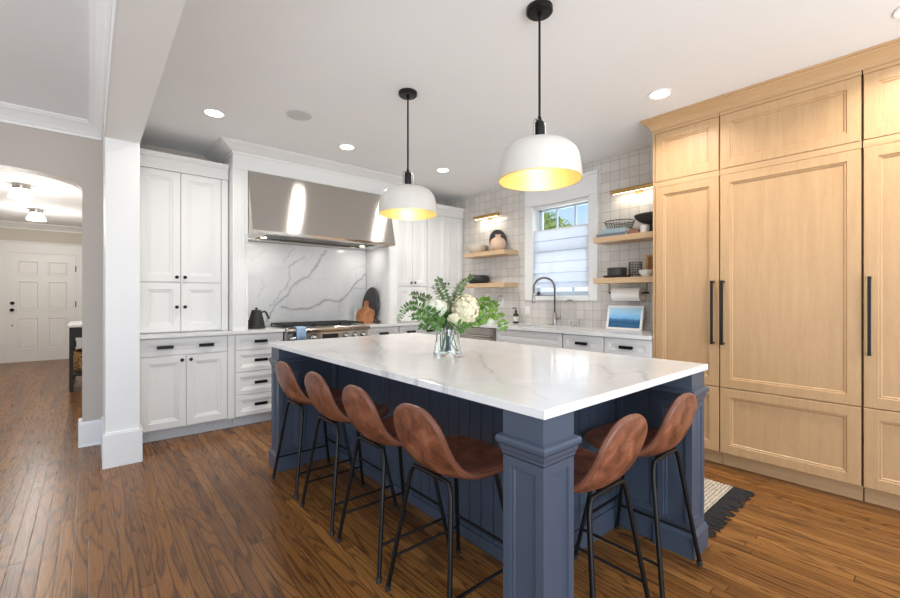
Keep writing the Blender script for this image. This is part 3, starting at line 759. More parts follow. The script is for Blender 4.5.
# ------------------------------------------------------------------ island
IX0, IX1, IY0, IY1 = 1.033, 2.355, .775, 3.262
t = thing('kitchen_island', 'dark blue panelled island with square corner posts under a white slab', 'island', (IX0, IY0, 0)); S = (IX0, IY0, 0)
PW = .162
def post(x, y, cap=.024):
    m = MB()
    for k in range(4):
        q = MB().rings(-PW/2, PW/2, .125, .738, -PW/2, .0004, [(0, 0), (.028, 0), (.031, .008), (.040, .008), (.044, .013)], False)
        q.xf(Matrix.Translation((x+PW/2, y+PW/2, 0)) @ Matrix.Rotation(k*PI/2, 4, 'Z')); m.add(q.v, q.f)
    m.box(x+.02, x+PW-.02, y+.02, y+PW-.02, 0, .886); m.box(x, x+PW, y, y+PW, .80, .886)
    o = obj('post', m.sub(S), 'island_paint', t)
    c = MB(); X0, Y0, X1, Y1 = x, y, x+PW, y+PW
    prof = [(0, .742), (.003, .742), (.004, .752), (.008, .760), (.010, .772), (.013, .776), (.018, .783), (.0185, .793), (.015, .801), (.006, .805), (0, .807)]
    n = len(prof); vs = []
    for cx, cy, sx, sy in ((X0, Y0, -1, -1), (X1, Y0, 1, -1), (X1, Y1, 1, 1), (X0, Y1, -1, 1)):
        for d, z in prof: vs.append((cx+sx*d, cy+sy*d, z))
    c.add(vs, [(s*n+i, ((s+1) % 4)*n+i, ((s+1) % 4)*n+i+1, s*n+i+1) for s in range(4) for i in range(n-1)])
    obj('cap_moulding', c.sub(S), 'island_paint', o)
    b = MB().box(x-.014, x+PW+.014, y-.014, y+PW+.014, 0, .10)
    b.add([(x-.014, y-.014, .10), (x+PW+.014, y-.014, .10), (x+PW+.014, y+PW+.014, .10), (x-.014, y+PW+.014, .10), (x-.002, y-.002, .124), (x+PW+.002, y-.002, .124), (x+PW+.002, y+PW+.002, .124), (x-.002, y+PW+.002, .124)],
          [(0, 1, 5, 4), (1, 2, 6, 5), (2, 3, 7, 6), (3, 0, 4, 7), (4, 5, 6, 7)])
    obj('plinth', b.sub(S), 'island_paint', o)
post(IX0, IY0); post(IX1-PW, IY0); post(IX0, IY1-PW)
BX, BY = 1.49, 1.165
obj('body', MB().box(BX+.014, IX1-.006, BY+.014, IY1-.006, 0, .886).sub(S), 'island_paint', t)
def boards(a, b, fn):
    n = round((b-a)/.086); w_ = (b-a)/n; m = MB()
    for i in range(n): fn(m, a+i*w_+.0025, a+(i+1)*w_-.0025)
    return m
obj('beadboard', boards(BY, IY1-PW, lambda m, p, q: m.box(BX, BX+.012, p, q, .05, .886)).sub(S), 'island_paint', t, .003)
obj('beadboard', boards(BX, 2.205, lambda m, p, q: m.box(p, q, BY, BY+.012, .10, .886)).sub(S), 'island_paint', t, .003)
obj('base_trim', MB().box(BX-.012, BX+.01, BY, IY1-PW, 0, .055).sub(S), 'island_paint', t, .003)
obj('base_trim', MB().box(BX, 2.205, BY-.012, BY+.01, 0, .11).sub(S), 'island_paint', t, .003)
RG = [(0, 0), (.035, 0), (.038, .008), (.048, .008), (.052, .013)]
q = MB().rings(-(BY+.02), -(IY0+PW), .125, .80, 0, .1, RG)      # end panel facing the seats at the right post
q.xf(Matrix.Translation((2.208, 0, 0)) @ Matrix.Rotation(-PI/2, 4, 'Z')); q.box(2.208, 2.33, IY0+PW, BY+.02, .80, .886)
obj('end_panel', q.sub(S), 'island_paint', t)
obj('end_plinth', MB().box(2.196, 2.34, IY0+PW+.014, BY, 0, .125).sub(S), 'island_paint', t, .008)
q = MB().rings(IX0+PW, BX+.02, .125, .80, 3.115, .12, RG); q.box(IX0+PW, BX+.02, 3.115, 3.24, .80, .886)
obj('end_panel', q.sub(S), 'island_paint', t)
obj('end_plinth', MB().box(IX0+PW+.014, BX, 3.103, 3.25, 0, .125).sub(S), 'island_paint', t, .008)

sl = (1.022, 2.371, .762, 3.287)
iv = lambda L: [onZ(270+x/2.045, 320+y/2.045, .917) for x, y in L]
veins = [(iv([(205, 38), (235, 62), (222, 90), (250, 112), (285, 120), (330, 124), (352, 136), (388, 150), (425, 166)]), .007, .5),
         (iv([(408, 62), (430, 74), (440, 92), (452, 104), (455, 112)]), .007, .55), (iv([(540, 72), (585, 84), (640, 90), (690, 96), (702, 112), (758, 106), (792, 138)]), .006, .55),
         (iv([(330, 124), (368, 132), (395, 156)]), .005, .5), (iv([(120, 60), (160, 78), (205, 84), (250, 112)]), .006, .35), (iv([(455, 112), (480, 130), (520, 138), (560, 165)]), .005, .3),
         (iv([(702, 112), (690, 130), (720, 138)]), .004, .4), (iv([(300, 45), (335, 58), (350, 80)]), .006, .25), (iv([(590, 60), (640, 72), (740, 80), (820, 88)]), .006, .25),
         (iv([(60, 45), (110, 48), (150, 40)]), .006, .3), (iv([(352, 136), (342, 150), (360, 158)]), .004, .45)]
U = np.arange(sl[0], sl[1]+.004, .0075); V = np.arange(sl[2], sl[3]+.004, .0075)
g = vein_grid(U, V, veins)
o = slab_grid('island_worktop', None, 'quartz_veined', lambda u, v: (u, v, .917), U, V, g, lambda u, v: (u, v, .887))
tag(o, 'large white veined quartz slab on top of the blue island', 'worktop')
bv = o.modifiers.new('b', 'BEVEL'); bv.width = .003; bv.segments = 2; bv.limit_method = 'ANGLE'; bv.angle_limit = 1.0

# ------------------------------------------------------------------ stools (local: +x is the way the sitter faces)
def make_stool(lab):
    t = thing('counter_stool', lab, 'stool', (0, 0, 0), 0, 'leather counter stools around the island')
    #        dx     z    half   curl
    P = [(-.212, .822, .132, .0), (-.211, .782, .142, .006), (-.204, .728, .152, .014), (-.189, .668, .161, .022), (-.163, .610, .171, .028), (-.120, .567, .182, .030), (-.065, .552, .192, .025), (.01, .552, .200, .019), (.09, .560, .199, .013), (.165, .574, .188, .007), (.205, .576, .168, .002)]
    Q = catmull([(a, b, 0) for a, b, c, d in P], 6); WC = catmull([(c, d, 0) for a, b, c, d in P], 6); N = len(Q); K = 17
    m = MB(); edge = []
    for i in range(N):
        s = i/(N-1); tq = (Q[min(i+1, N-1)]-Q[max(i-1, 0)]).normalized(); nx, nz = -tq.y*-1, 0
        nrm = Vector((-tq.y, tq.x))            # towards the sitter
        e = min(s/.2, (1-s)/.2, 1); w_ = WC[i].x*max(.16, (1-(1-e)**2.0)**.5)
        for j in range(K):
            u = -1+2*j/(K-1); cu = WC[i].y*abs(u)**2.2
            drop = 0
            m.v.append((Q[i].x+nrm.x*cu, w_*u, Q[i].y+nrm.y*cu+drop))
    for i in range(N-1):
        for j in range(K-1): m.f.append((i*K+j, i*K+j+1, (i+1)*K+j+1, (i+1)*K+j)); m.sm.append(True)
    sh = obj('seat_shell', m, 'leather', t, recalc=False, sharp=180)
    sd = sh.modifiers.new('t', 'SOLIDIFY'); sd.thickness = .026; sd.offset = 0; sd.use_rim = True
    bb = sh.modifiers.new('b', 'BEVEL'); bb.width = .009; bb.segments = 3; bb.limit_method = 'ANGLE'; bb.angle_limit = math.radians(50)
    per = [(0*K+j) for j in range(K)]+[i*K+K-1 for i in range(1, N)]+[(N-1)*K+j for j in range(K-2, -1, -1)]+[i*K for i in range(N-2, 0, -1)]
    obj('piping', MB().tube([m.v[p] for p in per], .0125, 8, True), 'leather_edge', sh)
    def leg(sx, sy):
        fx = -.2025 if sx < 0 else .205; tx = -.128 if sx < 0 else .115
        foot = Vector((fx, sy*.2025, .0)); top = Vector((tx, sy*.128, .540)); d = (top-foot)
        pth = [foot+Vector((0, 0, .004)), foot+d*.5, foot+d*.90]
        bend = [foot+d*.955+Vector((0, -sy*.004, 0)), top+Vector((0, -sy*.016, .001)), top+Vector((0, -sy*.045, .003)), top+Vector((0, -sy*.128, .004))]
        l = obj('leg', MB().tube(pth+bend, .0098, 10), 'black_metal', t)
        obj('foot_glide', MB().tube([foot+Vector((0, 0, .0)), foot+d*.04], .0125, 10), 'black_matte', l)
    for sx in (-1, 1):
        for sy in (-1, 1): leg(sx, sy)
    def lp(sx, sy, z):
        f = z/.540; fx = -.2025 if sx < 0 else .205; tx = -.128 if sx < 0 else .115
        return (fx+(tx-fx)*f, sy*(.2025+(.128-.2025)*f), z)
    for sy in (-1, 1): obj('stretcher', MB().cyl(lp(-1, sy, .145), lp(1, sy, .145), .0065, 8), 'black_metal', t)
    obj('footrest', MB().cyl(lp(1, -1, .205), lp(1, 1, .205), .0075, 8), 'black_metal', t)
    obj('seat_bracket', MB().box(-.128, .115, -.03, .03, .534, .544), 'black_metal', t)
    return t
labs = ['brown leather counter stool by the far left post of the island',
        'brown leather counter stool second from the far end of the row along the long side',
        'brown leather counter stool third from the far end of the row along the long side',
        'brown leather counter stool just left of the near corner post of the island',
        'brown leather counter stool at the short end, just right of the near corner post',
        'brown leather counter stool at the short end, beside the right end post and rug']
st = make_stool(labs[0]); st.location = (1.17, 2.805, 0); st.rotation_euler = (0, 0, .01)
for k, (x, y, rz) in enumerate(((1.168, 2.287, 0), (1.168, 1.805, -.01), (1.17, 1.337, .0), (1.455, .930, PI/2), (1.968, .934, PI/2))):
    dup(st, (x, y, 0), rz, labs[k+1])

# ------------------------------------------------------------------ rug
t = thing('rug', 'woven beige runner with a charcoal fringe between island and oak wall', 'rug', (2.45, .885, 0))
obj('weave', MB().box(0, .765, 0, 2.3, .0005, .010), 'jute', t, .003)
m = MB(); rnd = random.Random(2)
for e, sg in ((0, -1), (2.3, 1)):
    for i in range(150):
        x = .765*i/149; L = rnd.uniform(.085, .125); dx = rnd.uniform(-.02, .025)
        m.tube([(x, e, .006), (x+dx*.5, e+sg*L*.5, .007), (x+dx, e+sg*L, .004)], [.0042, .004, .003], 5)
f = obj('fringe', m, 'fringe_yarn', t, label='charcoal fringe'); f['kind'] = 'stuff'

# ------------------------------------------------------------------ lamps
def pendant(x, y, lab):
    zr = 1.846
    t = thing('pendant_lamp', lab, 'pendant lamp', (x, y, zr), 0, 'dome pendants over the island'); H_ = CEIL-zr
    obj('canopy', MB().lathe([(0, H_), (.066, H_), (.066, H_-.022), (.060, H_-.028), (.012, H_-.030), (.012, H_-.045), (0, H_-.046)], 32), 'black_metal', t)
    obj('rod', MB().cyl((0, 0, .30), (0, 0, H_-.04), .0062, 10), 'black_metal', t)
    obj('socket', MB().lathe([(0, .325), (.008, .325), (.012, .305), (.024, .292), (.024, .215), (.02, .205), (0, .205)], 20), 'black_metal', t)
    br = MB()
    for s in (-1, 1): br.tube([(s*.014, 0, .303), (s*.036, 0, .302), (s*.044, 0, .290), (s*.044, 0, .203)], .006, 8)
    br.lathe([(.036, .198), (.046, .198), (.046, .206), (.036, .206)], 24, closed=True)
    obj('bracket', br, 'chrome', t)
    out = [(.207, 0), (.207, .025), (.203, .075), (.193, .118), (.173, .155), (.138, .181), (.09, .193), (.05, .197), (.026, .198)]
    inn = [(r-.004 if r > .03 else r, z-.004 if i else z) for i, (r, z) in enumerate(out)]
    def sm(p): return [(v.x, v.y) for v in catmull([(r, z, 0) for r, z in p], 3)]
    sh = obj('lamp_shade', MB().lathe(sm(out), 56), 'pendant_white', t, solid=0); 
    # open bowls: strip the caps added by the lathe
    ln = obj('lining', MB().lathe(sm([(r-.0035, z-.003 if z > .01 else z) for r, z in out]), 56), 'gold_lining', sh)
    obj('rim', MB().lathe([(.2025, -.001), (.2085, -.001), (.2090, .004), (.2030, .004)], 56, closed=True), 'gold_lining', sh)
    obj('bulb', MB().sphere((0, 0, .135), .042, (1, 1, 1.1), 20, 12), 'bulb_warm', t)
    d = bpy.data.lights.new('pendant_glow', 'POINT'); d.energy = 1.3; d.color = (1, .86, .64); d.shadow_soft_size = .05
    o = bpy.data.objects.new('pendant_glow', d); C.objects.link(o); o.location = (x, y, zr+.065)
    for q in (sh, ln):
        import bmesh
        b = bmesh.new(); b.from_mesh(q.data); bmesh.ops.delete(b, geom=[f for f in b.faces if len(f.verts) > 8], context='FACES'); b.to_mesh(q.data); b.free()
pendant(1.725, 2.475, 'smaller looking white dome pendant with gold inside, over the far end of the island')
pendant(1.731, 1.322, 'larger looking white dome pendant with gold inside, over the near end of the island')
def downlight(x, y, lab, e=9):
    t = thing('recessed_light', lab, 'recessed light', (x, y, CEIL), 0, 'recessed ceiling lights')
    obj('trim_ring', MB().lathe([(.062, -.001), (.085, -.001), (.083, -.007), (.064, -.004)], 32, closed=True), 'trim_paint', t)
    obj('lens', MB().lathe([(.063, -.0035), (0, -.0036)], 32), 'lamp_face', t)
    d = bpy.data.lights.new('downlight', 'AREA'); d.shape = 'DISK'; d.size = .12; d.energy = e; d.color = (1, .945, .87); d.spread = math.radians(140)
    o = bpy.data.objects.new('downlight', d); C.objects.link(o); o.location = (x, y, CEIL-.012)
downlight(.748, 3.754, 'recessed ceiling light above the tall white cupboard by the column', 5)
downlight(1.90, 3.757, 'recessed ceiling light in front of the range hood')
downlight(3.078, 3.715, 'recessed ceiling light nearest the tiled corner')
downlight(3.119, 1.313, 'recessed ceiling light in front of the oak cabinets', 9)
downlight(3.161, .075, 'recessed ceiling light at the right edge of the photo')
o = obj('ceiling_speaker', MB().lathe([(.098, 0), (.098, -.004), (.09, -.006), (0, -.006)], 40), 'speaker_grille'); o.location = (1.275, 3.351, CEIL)
tag(o, 'round white speaker grille flush in the kitchen ceiling', 'speaker')

def picture_light(y0, y1, z, lab):
    t = thing('picture_light', lab, 'wall light', (XW, (y0+y1)/2, z), 0, 'brass picture lights'); L = (y1-y0)/2
    obj('wall_plate', MB().box(-.012, 0, -.035, .035, -.035, .01), 'brass', t, .003)
    obj('arm', MB().tube([(-.01, 0, -.02), (-.05, 0, -.02), (-.075, 0, -.008), (-.085, 0, .004)], .007, 8), 'brass', t)
    obj('lamp_tube', MB().cyl((-.092, -L, .002), (-.092, L, .002), .023, 20), 'brass', t, .002)
    obj('bulb', MB().box(-.100, -.084, -L+.02, L-.02, -.023, -.018), 'strip_warm', t)
    area('picture_glow', (XW-.085, (y0+y1)/2, z-.030), (0, math.radians(-28), 0), .03, 2*L-.06, 0.8, (1, .90, .74))
picture_light(3.74, 4.20, 2.345, 'brass picture light above the left floating shelves')
picture_light(1.70, 2.18, 2.32, 'brass picture light above the right floating shelves')

# ------------------------------------------------------------------ floating shelves and what stands on them
SX = 3.87
def shelf(y0, y1, z, lab):
    o = obj('floating_shelf', MB().box(0, XW-SX-.002, 0, y1-y0, -.055, 0), 'shelf_wood', bev=.002); o.location = (SX, y0, z)
    return tag(o, lab, 'shelf', 'oak floating shelves')
LU, LL, RU, RL = 1.853, 1.443, 1.858, 1.449
shelf(3.49, 4.25, LU, 'upper oak floating shelf left of the window'); shelf(3.49, 4.25, LL, 'lower oak floating shelf left of the window')
shelf(1.56, 2.285, RU, 'upper oak floating shelf right of the window'); shelf(1.56, 2.285, RL, 'lower oak floating shelf right of the window')

def lathe_thing(name, prof, mat, loc, lab, cat, seg=36, **k):
    o = obj(name, MB().lathe(prof, seg), mat, **k); o.location = loc; return tag(o, lab, cat)
def smooth(p, n=4): return [(max(v.x, 0), v.y) for v in catmull([(r, z, 0) for r, z in p], n)]
def bowl(r0, r1, h, th=.006):
    return smooth([(r0, 0), (r0*.6+r1*.4, h*.25), (r0*.2+r1*.8, h*.62), (r1, h)])+[(r1-th, h)]+smooth([(r1-th*1.2, h*.96), (r1*.78, h*.62), (r0*.9, h*.28), (0.0, h*.2)])
# left upper
lathe_thing('bowl', bowl(.07, .145, .105, .007), 'pale_wood', (3.99, 4.09, LU), 'pale flared bowl at the left end of the upper left shelf', 'bowl')
o = obj('round_board', MB().lathe([(0, -.009), (.147, -.009), (.15, 0), (.147, .009), (0, .009)], 48), 'charcoal'); o.rotation_euler = (0, PI/2-.16, 0); o.location = (4.088, 3.80, LU+.1505)
tag(o, 'dark round board leaning on the tiles behind the tan vase', 'board')
lathe_thing('vase', smooth([(.045, 0), (.085, .035), (.100, .085), (.088, .135), (.050, .165), (.034, .175), (.034, .195), (.042, .205)])+[(.036, .205), (.028, .19), (.028, .17), (0, .16)], 'tan_ceramic', (3.955, 3.672, LU), 'round tan pottery vase with a short neck on the upper left shelf', 'vase')
# left lower
lathe_thing('bowl', smooth([(.105, 0), (.135, .02), (.146, .055), (.138, .095), (.125, .112)])+[(.118, .112)]+smooth([(.128, .09), (.132, .05), (.10, .02), (0, .015)]), 'black_matte', (3.99, 4.06, LL), 'black rounded bowl on the lower left shelf', 'bowl')
# right upper: two books, wire basket, mill stub, black footed bowl
def book(loc, w, d, h, mat, lab, rz=0):
    t = thing('book', lab, 'book', loc, rz)
    obj('cover', MB().box(-d/2, d/2, -w/2, w/2, 0, .004).box(-d/2, d/2, -w/2, w/2, h-.004, h).box(-d/2, -d/2+.004, -w/2, w/2, .004, h-.004), mat, t, .001)
    obj('pages', MB().box(-d/2+.004, d/2-.006, -w/2+.005, w/2-.005, .004, h-.004), 'page_paper', t); return t
book((3.985, 2.11, RU), .30, .20, .030, 'book_grey', 'dark grey book at the bottom of the pile under the wire basket')
book((3.985, 2.085, RU+.0303), .25, .19, .045, 'book_blue', 'thick pale blue book lying on the dark grey book')
book((3.985, 1.90, RU), .08, .15, .045, 'book_red', 'small dark red book lying beside the blue book on the right shelf', .1)
t = thing('wire_basket', 'black wire basket standing on the pile of books', 'basket', (4.0, 2.075, RU+.076))
def ring(r, z, q, n=40): return MB().tube([(r*math.cos(2*PI*i/n), r*1.15*math.sin(2*PI*i/n), z) for i in range(n)], q, 6, True)
obj('rim', ring(.125, .075, .0035), 'black_metal', t)
m = ring(.10, .003, .0025)
for z, r in ((.027, .107), (.05, .116)): q = ring(r, z, .0018); m.add(q.v, q.f, True)
for i in range(32):
    a = 2*PI*i/32; c_, s_ = math.cos(a), 1.15*math.sin(a); m.tube([(0, 0, .003), (.10*c_, .10*s_, .003), (.125*c_, .125*s_, .075)], .0016, 5)
obj('wires', m, 'black_metal', t)
lathe_thing('ramekin', [(.03, 0), (.036, .01), (.038, .065), (.034, .065), (.032, .012), (0, .008)], 'white_ceramic', (3.925, 1.795, RU), 'small white pot tucked under the rim of the black footed bowl', 'pot')
lathe_thing('footed_bowl', [(.055, 0), (.05, .01), (.032, .03), (.032, .075)]+smooth([(.05, .085), (.11, .105), (.155, .14), (.165, .168)])+[(.158, .170)]+smooth([(.15, .15), (.10, .118), (0, .102)]), 'black_matte', (3.99, 1.74, RU), 'black footed bowl at the right end of the upper right shelf', 'bowl')
# right lower: plates, bowls, wire lantern, white bowl, gold frame
lathe_thing('plate', [(.09, 0), (.125, .012), (.132, .022), (.128, .024), (.10, .012), (0, .010)], 'charcoal', (3.99, 2.10, RL), 'dark plate under the two stacked bowls on the lower right shelf', 'plate')
for k in range(2):
    lathe_thing('bowl', [(.06, 0), (.085, .006), (.090, .02), (.092, .052), (.087, .052), (.085, .02), (.06, .010), (0, .009)], 'charcoal', (3.985, 2.095, RL+.0125+k*.036), ('lower' if k == 0 else 'upper')+' of the two dark bowls stacked on the dark plate', 'bowl')
t = thing('wire_lantern', 'cylinder of black wire mesh between the dark bowls and white bowl', 'lantern', (3.98, 1.905, RL))
m = MB()
for z in np.linspace(.004, .145, 7): q = MB().tube([(.058*math.cos(2*PI*i/28), .058*math.sin(2*PI*i/28), z) for i in range(28)], .0018, 5, True); m.add(q.v, q.f, True)
for i in range(16): a = 2*PI*i/16; m.cyl((.058*math.cos(a), .058*math.sin(a), .002), (.058*math.cos(a), .058*math.sin(a), .147), .0018, 5)
obj('mesh_wires', m, 'black_metal', t); obj('base', MB().lathe([(.058, 0), (.058, .004), (0, .004)], 28), 'black_metal', t)
lathe_thing('bowl', bowl(.035, .068, .062, .004), 'white_ceramic', (3.925, 1.775, RL), 'small white bowl at the right end of the lower right shelf', 'bowl')
t = thing('small_picture', 'gold framed small picture leaning behind the white bowl', 'picture', (4.085, 1.725, RL)); 
t.rotation_euler = (0, .1, 0)
m = MB().box(0, .015, -.075, -.055, 0, .22).box(0, .015, .115, .135, 0, .22).box(0, .015, -.055, .115, 0, .02).box(0, .015, -.055, .115, .20, .22)
obj('frame', m, 'gold_frame', t, .003); obj('picture', MB().box(.005, .012, -.055, .115, .02, .20), 'board_wood', t)
# paper towel under the shelf
t = thing('paper_towel_holder', 'black holder with arms hung under the lower right shelf', 'towel holder', (4.0, 1.95, RL-.055))
m = MB()
for y in (-.145, .235): m.box(-.006, .006, y-.002, y+.002, -.095, 0)
obj('arm', m, 'black_metal', t, .002); obj('rod', MB().cyl((0, -.165, -.095), (0, .235, -.095), .008), 'black_metal', t)
m = MB().lathe([(.021, -.14), (.066, -.14), (.066, .14), (.021, .14)], 40, closed=True); m.xf(Matrix.Rotation(PI/2, 4, 'X'))
o = obj('paper_towel_roll', m, 'paper'); o.location = (4.0, 1.992, RL-.055-.095-.0125); tag(o, 'white paper towel roll hanging under the lower right shelf', 'paper towel')
# framed seascape on the worktop
t = thing('framed_picture', 'white framed blue seascape leaning on the tiles at the worktop end', 'picture', (3.985, 2.215, .9365), RZ)
t.rotation_euler = (-.22, 0, RZ); w_, h_ = .365, .245
m = MB().box(0, w_, 0, .018, 0, .022).box(0, w_, 0, .018, h_-.022, h_).box(0, .022, 0, .018, .022, h_-.022).box(w_-.022, w_, 0, .018, .022, h_-.022)
obj('frame', m, 'trim_paint', t, .002); p_ = obj('print', MB().box(.022, w_-.022, .006, .016, -.005, h_-.049), 'seascape', t); p_.location = (0, 0, .027)
# faucets
t = thing('faucet', 'tall nickel pull down spring faucet behind the sink', 'faucet', (4.045, 2.875, .935))
obj('base', MB().lathe([(.030, 0), (.030, .012), (.024, .016), (.024, .14), (.017, .15), (0, .15)], 24), 'nickel', t)
arc = [(0, 0, .14), (0, 0, .43)]; Rr = .118
for i in range(1, 19):
    a = PI*i/18; arc.append((-.55*Rr*(1-math.cos(a)), .84*Rr*(1-math.cos(a)), .43+Rr*math.sin(a)))
e_ = arc[-1]; arc.append((e_[0], e_[1], .36))
obj('hose', MB().tube(arc, .010, 10), 'charcoal', t)
P = catmull(arc[1:], 3); coil = []
Ls = [0]
for a, b in zip(P[:-1], P[1:]): Ls.append(Ls[-1]+(b-a).length)
n = 1100; hl = Vector((.84, .55, 0)).normalized()
for i in range(n):
    q = Ls[-1]*i/(n-1); k = min(np.searchsorted(Ls, q, 'right')-1, len(P)-2); f_ = (q-Ls[k])/(Ls[k+1]-Ls[k]); c_ = P[k].lerp(P[k+1], f_); tg_ = (P[k+1]-P[k]).normalized()
    v_ = tg_.cross(hl).normalized(); a = 2*PI*q/.0095; coil.append(c_+(hl*math.cos(a)+v_*math.sin(a))*.0125)
obj('spring', MB().tube(coil, .0028, 5), 'nickel', t)
obj('spray_head', MB().lathe([(.012, .0), (.019, -.02), (.02, -.10), (.016, -.115), (0, -.115)], 20, (e_[0], e_[1], .37)), 'nickel', t)
obj('dock_arm', MB().cyl((0, 0, .345), (e_[0], e_[1], .345), .006, 10), 'nickel', t)
l = MB().cyl((.0, -.02, .085), (0, -.075, .085), .016); l.tube([(0, -.066, .085), (0, -.072, .12), (0, -.078, .185)], .0055, 8); obj('lever', l, 'nickel', t)
t = thing('faucet', 'small slim nickel drinking water tap right of the tall faucet', 'faucet', (4.055, 2.615, .935))
obj('base', MB().lathe([(.022, 0), (.022, .01), (.012, .018), (.012, .05), (0, .055)], 20), 'nickel', t)
arc = [(0, 0, .04), (0, 0, .24)]+[(-.055*.5*(1-math.cos(PI*i/12)), .055*.86*(1-math.cos(PI*i/12)), .24+.055*math.sin(PI*i/12)) for i in range(1, 12)]
obj('spout', MB().tube(arc, .0065, 10), 'nickel', t)
l = MB()
for s in (-1, 1): l.cyl((0, 0, .045), (0, s*.05, .045), .006, 8).cyl((0, s*.05, .02), (0, s*.05, .10 if s < 0 else .06), .007, 8)
obj('lever', l, 'nickel', t)
t = thing('soap_bottle', 'dark brown pump soap bottle with a pale label left of the sink', 'bottle', (4.03, 3.44, .9355))
obj('body', MB().lathe([(.034, 0), (.036, .004), (.036, .105), (.030, .118), (.013, .128), (.013, .14), (0, .14)], 24), 'amber_glass', t)
obj('label', MB().lathe([(.0366, .025), (.0366, .085)], 24), 'label_paper', t)
m = MB().lathe([(.016, .138), (.016, .16), (.005, .165), (.005, .195), (0, .195)], 16); m.tube([(0, 0, .19), (-.02, .015, .19), (-.034, .026, .184)], .006, 8); obj('pump', m, 'black_matte', t)
# sockets
t = thing('wall_outlet', 'white wall plate with a round chrome fitting left of the window', 'wall plate', (XW, 3.77, 1.20))
obj('plate', MB().box(-.006, 0, -.04, .04, -.065, .06), 'plastic_white', t, .002)
m = MB().tube([(-.03, .012+.03*math.cos(a), .045+.035*math.sin(a)) for a in np.linspace(0, 2*PI, 24, endpoint=False)], .0055, 8, True); m.cyl((-.03, .012, .08), (0, .012, .08), .006); obj('ring', m, 'nickel', t)
t = thing('wall_outlet', 'small pale outlet plate on the tiles behind the soap bottle', 'wall plate', (XW, 3.335, 1.10))
obj('plate', MB().box(-.005, 0, -.035, .035, -.05, .05), 'trim_paint', t, .002)
for z in (-.022, .022): obj('socket', MB().box(-.007, -.004, -.014, .014, z-.012, z+.012), 'plastic_white', t)
# range side things
t = thing('kettle', 'matte black kettle on its base left of the range', 'kettle', (1.312, 4.62, .9355))
obj('power_base', MB().lathe([(.085, 0), (.088, .006), (.086, .022), (.08, .026), (0, .026)], 32), 'black_matte', t)
obj('body', MB().lathe([(.080, .027), (.082, .035), (.07, .09), (.055, .15), (.05, .175), (.045, .18), (0, .182)], 36), 'black_matte', t)
obj('lid', MB().lathe([(.046, .181), (.044, .19), (.012, .193), (.012, .205), (.016, .212), (0, .216)], 28), 'black_matte', t)
obj('handle', MB().tube([(.046, -.018, .165), (.070, -.028, .176), (.085, -.034, .165), (.112, -.044, .095)], [.009, .010, .011, .011], 10), 'black_matte', t)
obj('spout', MB().tube([(-.065, .026, .07), (-.10, .04, .10), (-.115, .045, .16), (-.14, .055, .175)], [.010, .008, .006, .005], 10), 'black_matte', t)
lathe_thing('bottle', smooth([(.028, 0), (.032, .02), (.030, .09), (.018, .135), (.009, .17), (.008, .19)])+[(0, .19)], 'cream_ceramic', (2.545, 4.80, .9355), 'slim white cruet bottle right of the range, beside the wooden board', 'bottle')
m = MB().lathe([(0, -.009), (.175, -.009), (.18, 0), (.175, .009), (0, .009)], 56)
o = obj('round_board', m, 'charcoal'); o.rotation_euler = (0, -(PI/2-.14), 0); o.scale = (1.27, 1.05, 1); o.location = (2.716, 4.735, .9365+.2275); tag(o, 'large dark oval board leaning in the right corner of the range alcove', 'board')
# wooden paddle board with a scooped handle, leaning in front
ol = [(-.10, .0), (-.085, -.0), (.085, 0), (.10, .01), (.112, .06), (.118, .13), (.10, .17), (.06, .185), (.035, .20), (.028, .235), (.022, .275), (0, .285), (-.02, .275), (-.026, .235), (-.045, .19), (-.09, .175), (-.115, .13), (-.115, .06)]
m = MB().prism([(v.x, v.y) for v in catmull([(a, b, 0) for a, b in ol+[ol[0]]], 3)[:-1]], 'y', 0, .02)
o = obj('cutting_board', m, 'board_wood', bev=.004); o.rotation_euler = (-.2, 0, -.9); o.location = (2.575, 4.625, .937); tag(o, 'reddish wooden cutting board with a handle leaning on the dark oval board', 'cutting board')
t = thing('scoop', 'small black scoop standing right of the wooden cutting board', 'scoop', (2.70, 4.50, .9355))
m = MB().lathe([(.022, 0), (.025, .01), (.022, .035), (.018, .04), (0, .04)], 16); obj('cup', m, 'black_matte', t)
obj('handle', MB().tube([(0.0, 0, .035), (-.03, .03, .07), (-.05, .05, .085)], [.008, .007, .006], 8), 'black_matte', t)

# ------------------------------------------------------------------ vase of flowers on the island
VX, VY, VZ = 1.588, 1.875, .9175
V0 = Vector((VX, VY, VZ))
t = thing('glass_vase', 'clear glass vase with water on the island worktop', 'vase', V0)
po = smooth([(.080, 0), (.082, .015), (.074, .06), (.066, .11), (.064, .15), (.068, .195)], 4)
pi_ = [(r-.004, z) for r, z in po if z > .012]
obj('vessel', MB().lathe(po+pi_[::-1]+[(0, .012)], 40), 'vase_glass', t)
obj('water', MB().lathe([(0, .0125)]+[(r-.0008, z) for r, z in pi_ if z < .125]+[(0, .122)], 40), 'water', t)
rt_ = Vector((fy_, -fx_, 0)); fw_ = Vector((fx_, fy_, 0))
def B(px, py, dz=0.0):     # a bouquet point: metres right / up / away from the vase as seen in the photo
    return (px-448)*.00595, (355-py)*.0059, dz
def bp(px, py, dz=0): a, b, c = B(px, py, dz); return V0+rt_*a+fw_*c+Vector((0, 0, b))
